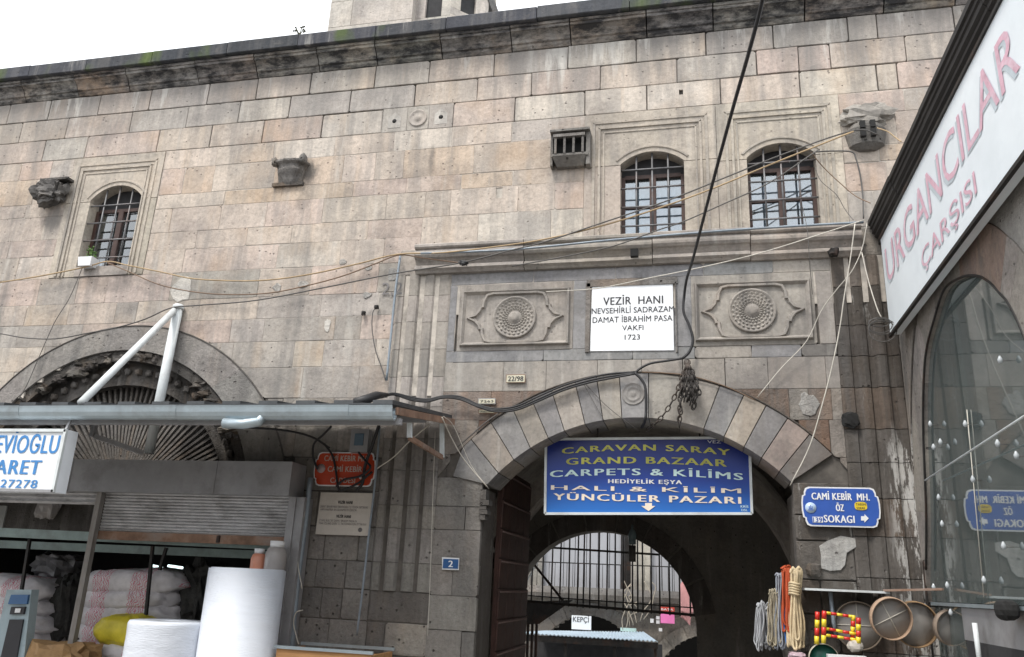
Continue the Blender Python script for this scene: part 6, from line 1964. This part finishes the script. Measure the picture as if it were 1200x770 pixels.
# stones round the opening: inner ring
ringi = arch[1:-1]
ringo = []
cyc, czc = 7.15, 2.3
for (y_, z_) in ringi:
    d = Vector((y_ - cyc, z_ - czc)); d.normalize()
    ringo.append((y_ + d.x * .42 if y_ + d.x * .42 < 8.99 else 8.99, z_ + d.y * .42))
for i_ in range(0, len(ringi) - 1, 4):
    i = i_ // 4 + 1
    j_ = min(i_ + 4, len(ringi) - 1)
    q = ringi[i_:j_ + 1] + ringo[i_:j_ + 1][::-1]
    q = [(a, b) for a, b in q]
    mb = MB(); mb.poly(q, RX - .012, RX + .25, bev=.004, plane='YZ')
    mb.build('arch_stone', 'stone_low' if i < 9 else 'stone_low', rs, jit((.36, .335, .31) if i not in (8, 9, 10) else (.33, .25, .21), .06))
# wall behind the ring, up to the ledge and beyond the arch
LZ = 5.60
n = 70
plz = MB()
pstone = MB()
for i in range(n):
    y0 = -2.0 + 10.99 * i / n; y1 = -2.0 + 10.99 * (i + 1) / n
    L = max(archz(y0), archz(y1), archz((y0 + y1) / 2))
    L = L + (.20 if L > GROUND else 0)
    (plz if (y0 + y1) / 2 < 6.3 else pstone).box((RX + .002, y0, L), (RX + .3, y1, LZ))
plz.build('rough_plaster_wall', 'plaster', rs)
pstone.build('stone_wall', 'stone_low', rs, (.38, .35, .32))
# recessed dark bead round the glass
gp = MB()
gp.tube([(RX - .012, a, b) for a, b in catmull2(arch[:-1])], .011, 6)
gp.build('arch_bead', 'dark_iron', rs)
gp = MB(); gp.tube([(RX - .015, a, b) for a, b in ringo[:34]], .012, 5); gp.build('outer_bead', 'stone_soot', rs, (.1, .09, .08))
# ledge: stepped black cornice running along the wall, profile (x,z) swept in y
lp = [(RX + .1, 5.68), (1.965, 5.68), (1.95, 5.67), (1.95, 5.62), (1.97, 5.61), (1.97, 5.575), (1.985, 5.565), (1.985, 5.52), (2.01, 5.50), (2.01, 5.47), (2.04, 5.45), (2.04, 5.38), (RX + .1, 5.36)]
def led(y0, y1):
    m_ = len(lp)
    dy = rnd.uniform(-.004, .004)
    return MB().add([(a + dy, y0, b) for a, b in lp] + [(a + dy, y1, b) for a, b in lp], [tuple(range(m_)), tuple(range(2 * m_ - 1, m_ - 1, -1))] + [((i + 1) % m_, i, i + m_, (i + 1) % m_ + m_) for i in range(m_)])
for a, b in ((-2, 1.2), (1.2, 3.4), (3.4, 5.15), (5.15, 6.7), (6.7, 7.9), (7.9, 8.97)):
    led(a + .003, b - .003).build('ledge_stone', 'ledge', rs)
MB().box((RX - .05, -2, 5.685), (RX + 2.2, 8.9, 5.74)).build('flat_roof', 'lead', rs)
MB().box((RX + .3, -2.0, GROUND), (RX + 2.2, -1.8, 5.68)).build('end_wall', 'plaster', rs)
MB().box((RX + 2.1, -1.8, GROUND), (RX + 2.2, 8.9, 5.68)).build('back_wall', 'inside', rs)
MB().box((RX + .3, 1.0, 4.6), (RX + 2.1, 8.9, 4.7)).build('shop_ceiling', 'inside', rs)
# glass panes
GXp = 2.18
def pane(y0, y1, zb):
    n_ = 40
    up_ = [(y0 + (y1 - y0) * k / n_, archz(y0 + (y1 - y0) * k / n_) + .02) for k in range(n_ + 1)]
    up_ = [(a, max(b, zb + .01)) for a, b in up_]
    q = [(y0, zb), (y1, zb)] + up_[::-1]
    return MB().poly(q, GXp, GXp + .008, plane='YZ').build('glass_pane', 'shop_glass', rs)
zgb = 1.60
pane(5.45, 7.24, zgb); pane(7.25, 8.92, zgb)
# sheet joint line, bottom rail, lower pane
MB().bar((GXp - .003, 5.4, zgb - .02), (GXp - .003, 8.93, zgb - .02), .02, .03).build('glass_rail', 'zinc', rs)
MB().poly([(8.05, GROUND), (8.92, GROUND), (8.92, zgb - .04), (8.05, zgb - .04)], GXp + .02, GXp + .028, plane='YZ').build('glass_pane', 'shop_glass', rs)
MB().box((GXp + .01, 5.4, GROUND), (GXp + .08, 8.0, zgb - .30)).build('shop_front_panel', 'inside', rs)
MB().box((GXp + .01, 5.4, zgb - .30), (GXp + .12, 8.04, zgb - .04)).build('transom_rail', 'grey_metal', rs)
# things dimly seen inside
for (y_, z0, z1, xx) in ((7.9, 1.0, 4.2, 2.9), (6.6, 1.0, 4.3, 3.0)):
    tag(MB().tube([(xx, y_, z0), (xx + .02, y_ - .1, z1)], .03, 8).build('inner_post', simple_mat('pale_wood_pole', (.55, .50, .36), .6)), ('pale pole standing inside the arched shop glass, nearer the facade' if y_ > 7 else 'pale pole standing inside the arched shop glass, nearer the street'), 'pole')
shq = MB().box((2.75, 6.0, 2.2), (3.4, 8.4, 2.26))
tag(shq.build('inner_shelf', 'teal'), 'pale shelf board dimly visible behind the shop glass', 'shelf')
# bulbs in front of the glass
BORD = ['highest', 'second highest', 'third highest', 'fourth highest', 'fifth highest', 'sixth highest', 'seventh highest', 'middle', 'seventh lowest', 'sixth lowest', 'fifth lowest', 'fourth lowest', 'third lowest', 'second lowest', 'lowest']
BP = ((1090, 497), (1094, 524), (1102, 518), (1131, 497), (1172, 422), (1191, 534), (1140, 562), (1100, 583), (1104, 614), (1110, 686), (1094, 688), (1153, 680), (1114, 718), (1169, 520), (1176, 640))
for i, (px, py) in enumerate(BP):
    q = PXp(px, py, 2.12)
    mb = MB(); mb.lathe((q.x, q.y, q.z - .035), [(.001, .01), (.011, .014), (.017, .028), (.017, .042), (.010, .056), (.006, .066), (.001, .068)], 12)
    bo = mb.build('glass_knob', 'lamp')
    MB().tube([(q.x, q.y, q.z - .005), (q.x + .06, q.y, q.z - .005)], .003, 5).build('pin', 'cable_grey', bo)
    tag(bo, 'small white frosted knob on the arched shop glass, ' + BORD[sorted(BP, key=lambda t: t[1]).index((px, py))] + ' of the fifteen', 'glass knob', 'small white knobs on the shop glass')
# big white sign
ws = thing('shop_fascia_sign', (2.0, 6.8, 4.2), 'long white fascia sign lettered URGANCILAR ÇARŞISI in faded pink', 'sign')
SXp = 2.0
z0s, z1s = 4.24, 5.325
y_far, y_near = 8.69, 1.2
MB().box((SXp, y_near, z0s), (SXp + .10, y_far, z1s)).build('panel', 'sign_white', ws)
for (a, b) in (((SXp - .004, y_near, z0s - .015), (SXp - .004, y_far + .01, z0s - .015)), ((SXp - .002, y_near, z1s + .012), (SXp - .002, y_far + .01, z1s + .012))):
    MB().bar(a, b, .03, .03).build('frame_edge', 'dark_iron', ws)
# letters run from the far end towards the street
def side_text(body, ya, yb, zb, zt, mat, off=0.0, bold=.02):
    return lettering(body, (SXp - .002, ya + off, zb - off * .5), (0, -1, 0), (0, 0, 1), ya - yb, zt - zb, mat, ws, bold=bold, nrm=(-1, 0, 0), thick=.003 if not off else .0015)
for off_, mt_, bd_ in ((.04, 'shadow_letter', .004), (0, 'pink_letter', 0.0)):
    side_text('URGANCILAR', 8.55, 4.78, 4.755, 5.14, mt_, off_, bd_)
    side_text('ÇARŞISI', 7.28, 5.76, 4.40, 4.575, mt_, off_ * .5, bd_)

# left shop lightbox sign
ls = thing('shop_name_sign', (-6.6, 7.0, 2.3), 'white box sign with blue letters and phone number hanging under the gutter', 'sign')
YB = 7.0
c4 = [(-150, 502), (79, 503.5), (67, 577), (-150, 575)]
w = [P(a, b, YB) for a, b in c4]
xr_, zt_, zb_ = w[1].x, (w[1].z), (w[2].z)
MB().box((w[0].x, YB, zb_), (xr_, YB + .16, zt_)).build('box', 'shop_white', ls)
MB().bar((xr_ - .01, YB - .006, zb_), (xr_ - .01, YB - .006, zt_), .03, .03).build('frame_edge', 'white_paint', ls)
MB().bar((w[0].x, YB - .006, zt_ - .01), (xr_, YB - .006, zt_ - .01), .03, .03).build('frame_edge', 'white_paint', ls)
MB().bar((w[0].x, YB - .006, zb_ + .01), (xr_, YB - .006, zb_ + .01), .03, .03).build('frame_edge', 'grey_metal', ls)
wall_text('EVİOĞLU', -6, 531, 67, 510, 'blue_letter', ls, YB - .002, bold=.02)
wall_text('ARET', -7, 555.5, 46, 539, 'blue_letter', ls, YB - .002, bold=.035)
wall_text('227278', -9, 571.5, 43, 562, 'blue_letter', ls, YB - .002, bold=.025)
for px in (-60, 78):
    q = P(px, 503, YB + .08)
    MB().bar(q, (q.x, YB + .12, gz0 - .10), .025).build('hanger', 'grey_metal', ls)

# ================================================================== goods on the right jamb
def rope_bundle(px0, px1, py0, py1, Y, col, lab, nl=16, r=.0075, bind=None):
    th = thing('rope_bundle', P((px0 + px1) / 2, py1, Y), lab, 'rope', None)
    mb = MB()
    for k in range(nl):
        t = (k + .5) / nl
        pa = px0 + (px1 - px0) * t + rnd.uniform(-1.5, 1.5); pb = pa + rnd.uniform(2, 5)
        yb = py1 - rnd.uniform(0, 12); yt = py0 + rnd.uniform(0, 6)
        mid = (py0 * .65 + py1 * .35)
        cxp = (px0 + px1) / 2
        def sq(px, f_): return cxp + (px - cxp) * f_
        dY = rnd.uniform(-.05, .05)
        pts = [P(sq(pa, .75), yt + 4, Y + dY), P(sq(pa, .6) if bind else sq(pa, .85), mid, Y + dY), P(sq(pa, .95), (mid + yb) / 2, Y + dY), P(pa, yb - 6, Y + dY), P((pa + pb) / 2, yb, Y + dY - .01), P(pb, yb - 6, Y + dY), P(sq(pb, .95), (mid + yb) / 2, Y + dY), P(sq(pb, .6) if bind else sq(pb, .85), mid, Y + dY), P(sq(pb, .75), yt + 4, Y + dY), P(sq((pa + pb) / 2, .75), yt, Y + dY), P(sq(pa, .75), yt + 4, Y + dY)]
        pts = [p + Vector((rnd.uniform(-.013, .013), rnd.uniform(-.012, .012), rnd.uniform(-.01, .01))) for p in pts]
        mb.tube(catmull(pts, 3), r, 5, cap=False)
    mb.build('rope_loops', 'objpaint', th, col)
    if bind:
        bb = MB()
        for j in range(5):
            py = bind - 6 + j * 3
            c0 = P((px0 + px1) / 2, py, Y)
            rr = (P(px1, py, Y).x - P(px0, py, Y).x) * .36
            bb.tube([(c0.x + rr * math.cos(t), Y + .07 * math.sin(t), c0.z + .008 * math.sin(2 * t)) for t in [2 * PI * q / 12 for q in range(13)]], r * 1.2, 5, cap=False)
        bb.build('binding', 'objpaint', th, col)
    return th
rope_bundle(923, 939, 664, 762, 8.80, (.58, .47, .30), 'thick cream rope hank tied near its top, nearest the jamb', 16, .012, 690)
rope_bundle(920, 928, 676, 756, 8.90, (.05, .16, .45), 'bright blue rope hank showing behind the cream one', 7, .009)
rope_bundle(915, 927, 660, 742, 8.88, (.42, .07, .02), 'orange-red rope hank hung highest', 10, .010)
rope_bundle(908, 919, 670, 765, 8.95, (.26, .28, .32), 'slate grey rope hank left of the red one', 10, .008)
rope_bundle(899, 912, 690, 760, 8.95, (.33, .29, .21), 'dull khaki rope hank between the two grey ones', 12, .007)
rope_bundle(885, 903, 705, 764, 8.98, (.34, .35, .37), 'light grey rope hank at the far left of the ropes', 14, .008)
# shelf bar and post
sh_ = thing('iron_shelf', P(1000, 692, 8.85), 'thin pale shelf edge fixed across the pilaster above the sieves', 'shelf')
a = P(943, 690, 8.75); b = P(1042, 692.5, 8.75)
MB().box((a.x, 8.72, a.z - .012), (b.x, 8.99, a.z + .008)).build('board', 'white_paint', sh_)
a = P(1044, 690, 8.6); b = P(1122, 691, 8.2)
MB().bar(P(1036, 692, 8.74), P(1105, 690.5, 8.3), .03, .02).build('rusty_edge', 'rust', sh_)
MB().tube([P(973, 694, 8.85), P(977, 730, 8.85), P(980, 745, 8.85)], .02, 8).build('bracket_tube', 'pipe', sh_)
# sieves
def sieve(px, py, rpx, Y, lab, rimcol, tx=0, ty=0, cross=0.0, net='net', depth=.06):
    c = P(px, py, Y); r = (P(px + rpx, py, Y).x - c.x)
    th = thing('round_sieve', c - Vector((0, 0, r)), lab, 'sieve', None)
    R3 = Matrix.Rotation(tx, 3, 'X') @ Matrix.Rotation(ty, 3, 'Z')
    mb = MB(); mb.lathe(c, [(r * .96, depth), (r, depth), (r, -.0), (r * .96, 0), (r * .96, depth)], 40, 'Y', R3, False); mb.build('wooden_rim', 'objpaint', th, rimcol)
    mb = MB(); mb.lathe(c, [(r * .965, .004), (r * .965, .008), (.001, .008)], 40, 'Y', R3, False); mb.build('wire_mesh', net, th)
    if cross is not None:
        for k in range(2):
            t = cross + k * PI / 2
            d = R3 @ Vector((math.cos(t) * r * .97, -.012, math.sin(t) * r * .97)); e_ = R3 @ Vector((-math.cos(t) * r * .97, -.012, -math.sin(t) * r * .97))
            MB().tube([c + d, c + e_], .005, 5).build('cross_wire', 'rope_white', th)
    return th
sieve(1071, 731, 28, 8.72, 'large brown rimmed sieve behind the cross-wired one', (.30, .19, .10), .1, .15, None)
sieve(1005, 733, 29, 8.9, 'dark sieve hanging behind the red and yellow frame', (.20, .16, .12), 0, 0, PI / 2)
sieve(1042.5, 724, 26, 8.60, 'sieve with white cross wires, in front of the others', (.42, .29, .20), .15, .2, .45)
sieve(965, 772, 18, 8.7, 'green plastic sieve cut off at the photo bottom', (.45, .42, .33), 0, 0, None, net=simple_mat('green_basin', (.02, .13, .10), .4))
sieve(1112, 735, 22, 8.5, 'dim sieve leaning behind the lower shop glass', (.22, .17, .13), .1, .3, None)
# red and yellow frame
ry = thing('striped_frame', P(982, 755, 8.6), 'red and yellow banded plastic frame hanging under the shelf', 'frame')
RED = (.60, .03, .02); YEL = (.80, .62, .04)
def banded(p0, p1, n_, r, Y0, Y1, name, start=0):
    a = P(*p0, Y0); b = P(*p1, Y1)
    for k in range(n_):
        c0 = a.lerp(b, k / n_); c1 = a.lerp(b, (k + .97) / n_)
        MB().tube([c0, c1], r, 8).build(name, 'objgloss', ry, RED if (k + start) % 2 == 0 else YEL)
banded((958, 717), (957, 755), 4, .022, 8.60, 8.62, 'end_bar', 0)
banded((966, 716), (965, 754), 4, .022, 8.55, 8.57, 'end_bar', 0)
banded((1000, 721), (999, 748), 4, .020, 8.60, 8.62, 'end_bar', 1)
banded((1006, 724), (1006, 754), 4, .022, 8.55, 8.57, 'end_bar', 0)
banded((967, 718), (1001, 723), 5, .014, 8.57, 8.60, 'cross_bar', 1)
banded((964, 736), (1003, 743), 5, .014, 8.57, 8.60, 'cross_bar', 1)
banded((966, 744), (1004, 750), 5, .014, 8.57, 8.60, 'cross_bar', 1)
tag(lump(tuple(P(1002, 757, 8.6)), .07, .05, .05, .2, 3, 8).build('wooden_ball', 'cream_plate'), 'pale wooden knob hanging under the striped frame', 'knob')
bxx = P(992, 772, 8.4)
tag(MB().box(tuple(P(970, 767, 8.4)), tuple(P(1015, 790, 8.5))).build('white_tray', 'white'), 'white tray edge just showing at the bottom under the striped frame', 'tray')
tag(lump(tuple(P(934, 768, 8.7)), .08, .05, .03, .3, 13, 8).build('plastic_packet', simple_mat('clear_packet', (.45, .33, .38), .3, var=.4)), 'small shiny packet under the cream rope', 'packet')
c_ = PXp(1180, 715, 2.10)
tag(lump((c_.x, c_.y, c_.z), .07, .11, .07, .1, 3, 8).build('black_spotlight', 'black'), 'round black spotlight on the shop transom', 'lamp')
pipe2 = MB().tube([PXp(1142, 730, 2.12), PXp(1150, 790, 2.12)], .02, 8)
tag(pipe2.build('door_pull_tube', 'white_paint'), 'upright white tube below the shop transom', 'tube')
tag(MB().tube([PXp(1084, 563, 2.10), PXp(1200, 488, 2.0), PXp(1260, 450, 1.95)], .008, 7).build('white_rod', 'white_paint'), 'slanting white rod crossing the arched shop glass', 'rod')
tag(MB().tube([PXp(1133, 480, 2.165), PXp(1153, 700, 2.165)], .004, 5).build('glass_joint_line', 'rope_white'), 'fine upright line along the joint of the arched glass sheets', 'string')  # pale cord added to draw the joint between the two glass sheets

# street range behind the camera, which closes the sky low down and shows in reflections
opp = thing('opposite_building', (0, -6, GROUND), 'plain plastered row across the street behind the viewpoint', 'building')
for k in range(6):
    x0 = -24 + k * 8
    h = (6.5, 8.0, 6.0, 7.5, 6.8, 8.2)[k]
    bo = MB().box((x0, -9, GROUND), (x0 + 7.96, -7, h)).build('house_wall', simple_mat('street_plaster', [(.30, .27, .23), (.26, .27, .28), (.33, .30, .26)][k % 3], .9), opp)
    for j in range(4):
        for zz2 in (2.6, 5.0):
            if zz2 + 1.3 < h:
                fr = MB().box((x0 + .9 + j * 1.8, -7.0, zz2), (x0 + 1.8 + j * 1.8, -6.97, zz2 + 1.3)).build('window', 'wood', bo)

print('objects', len(bpy.data.objects), 'blocks', len([o for o in bpy.data.objects if o.name.startswith('stone_block')]))
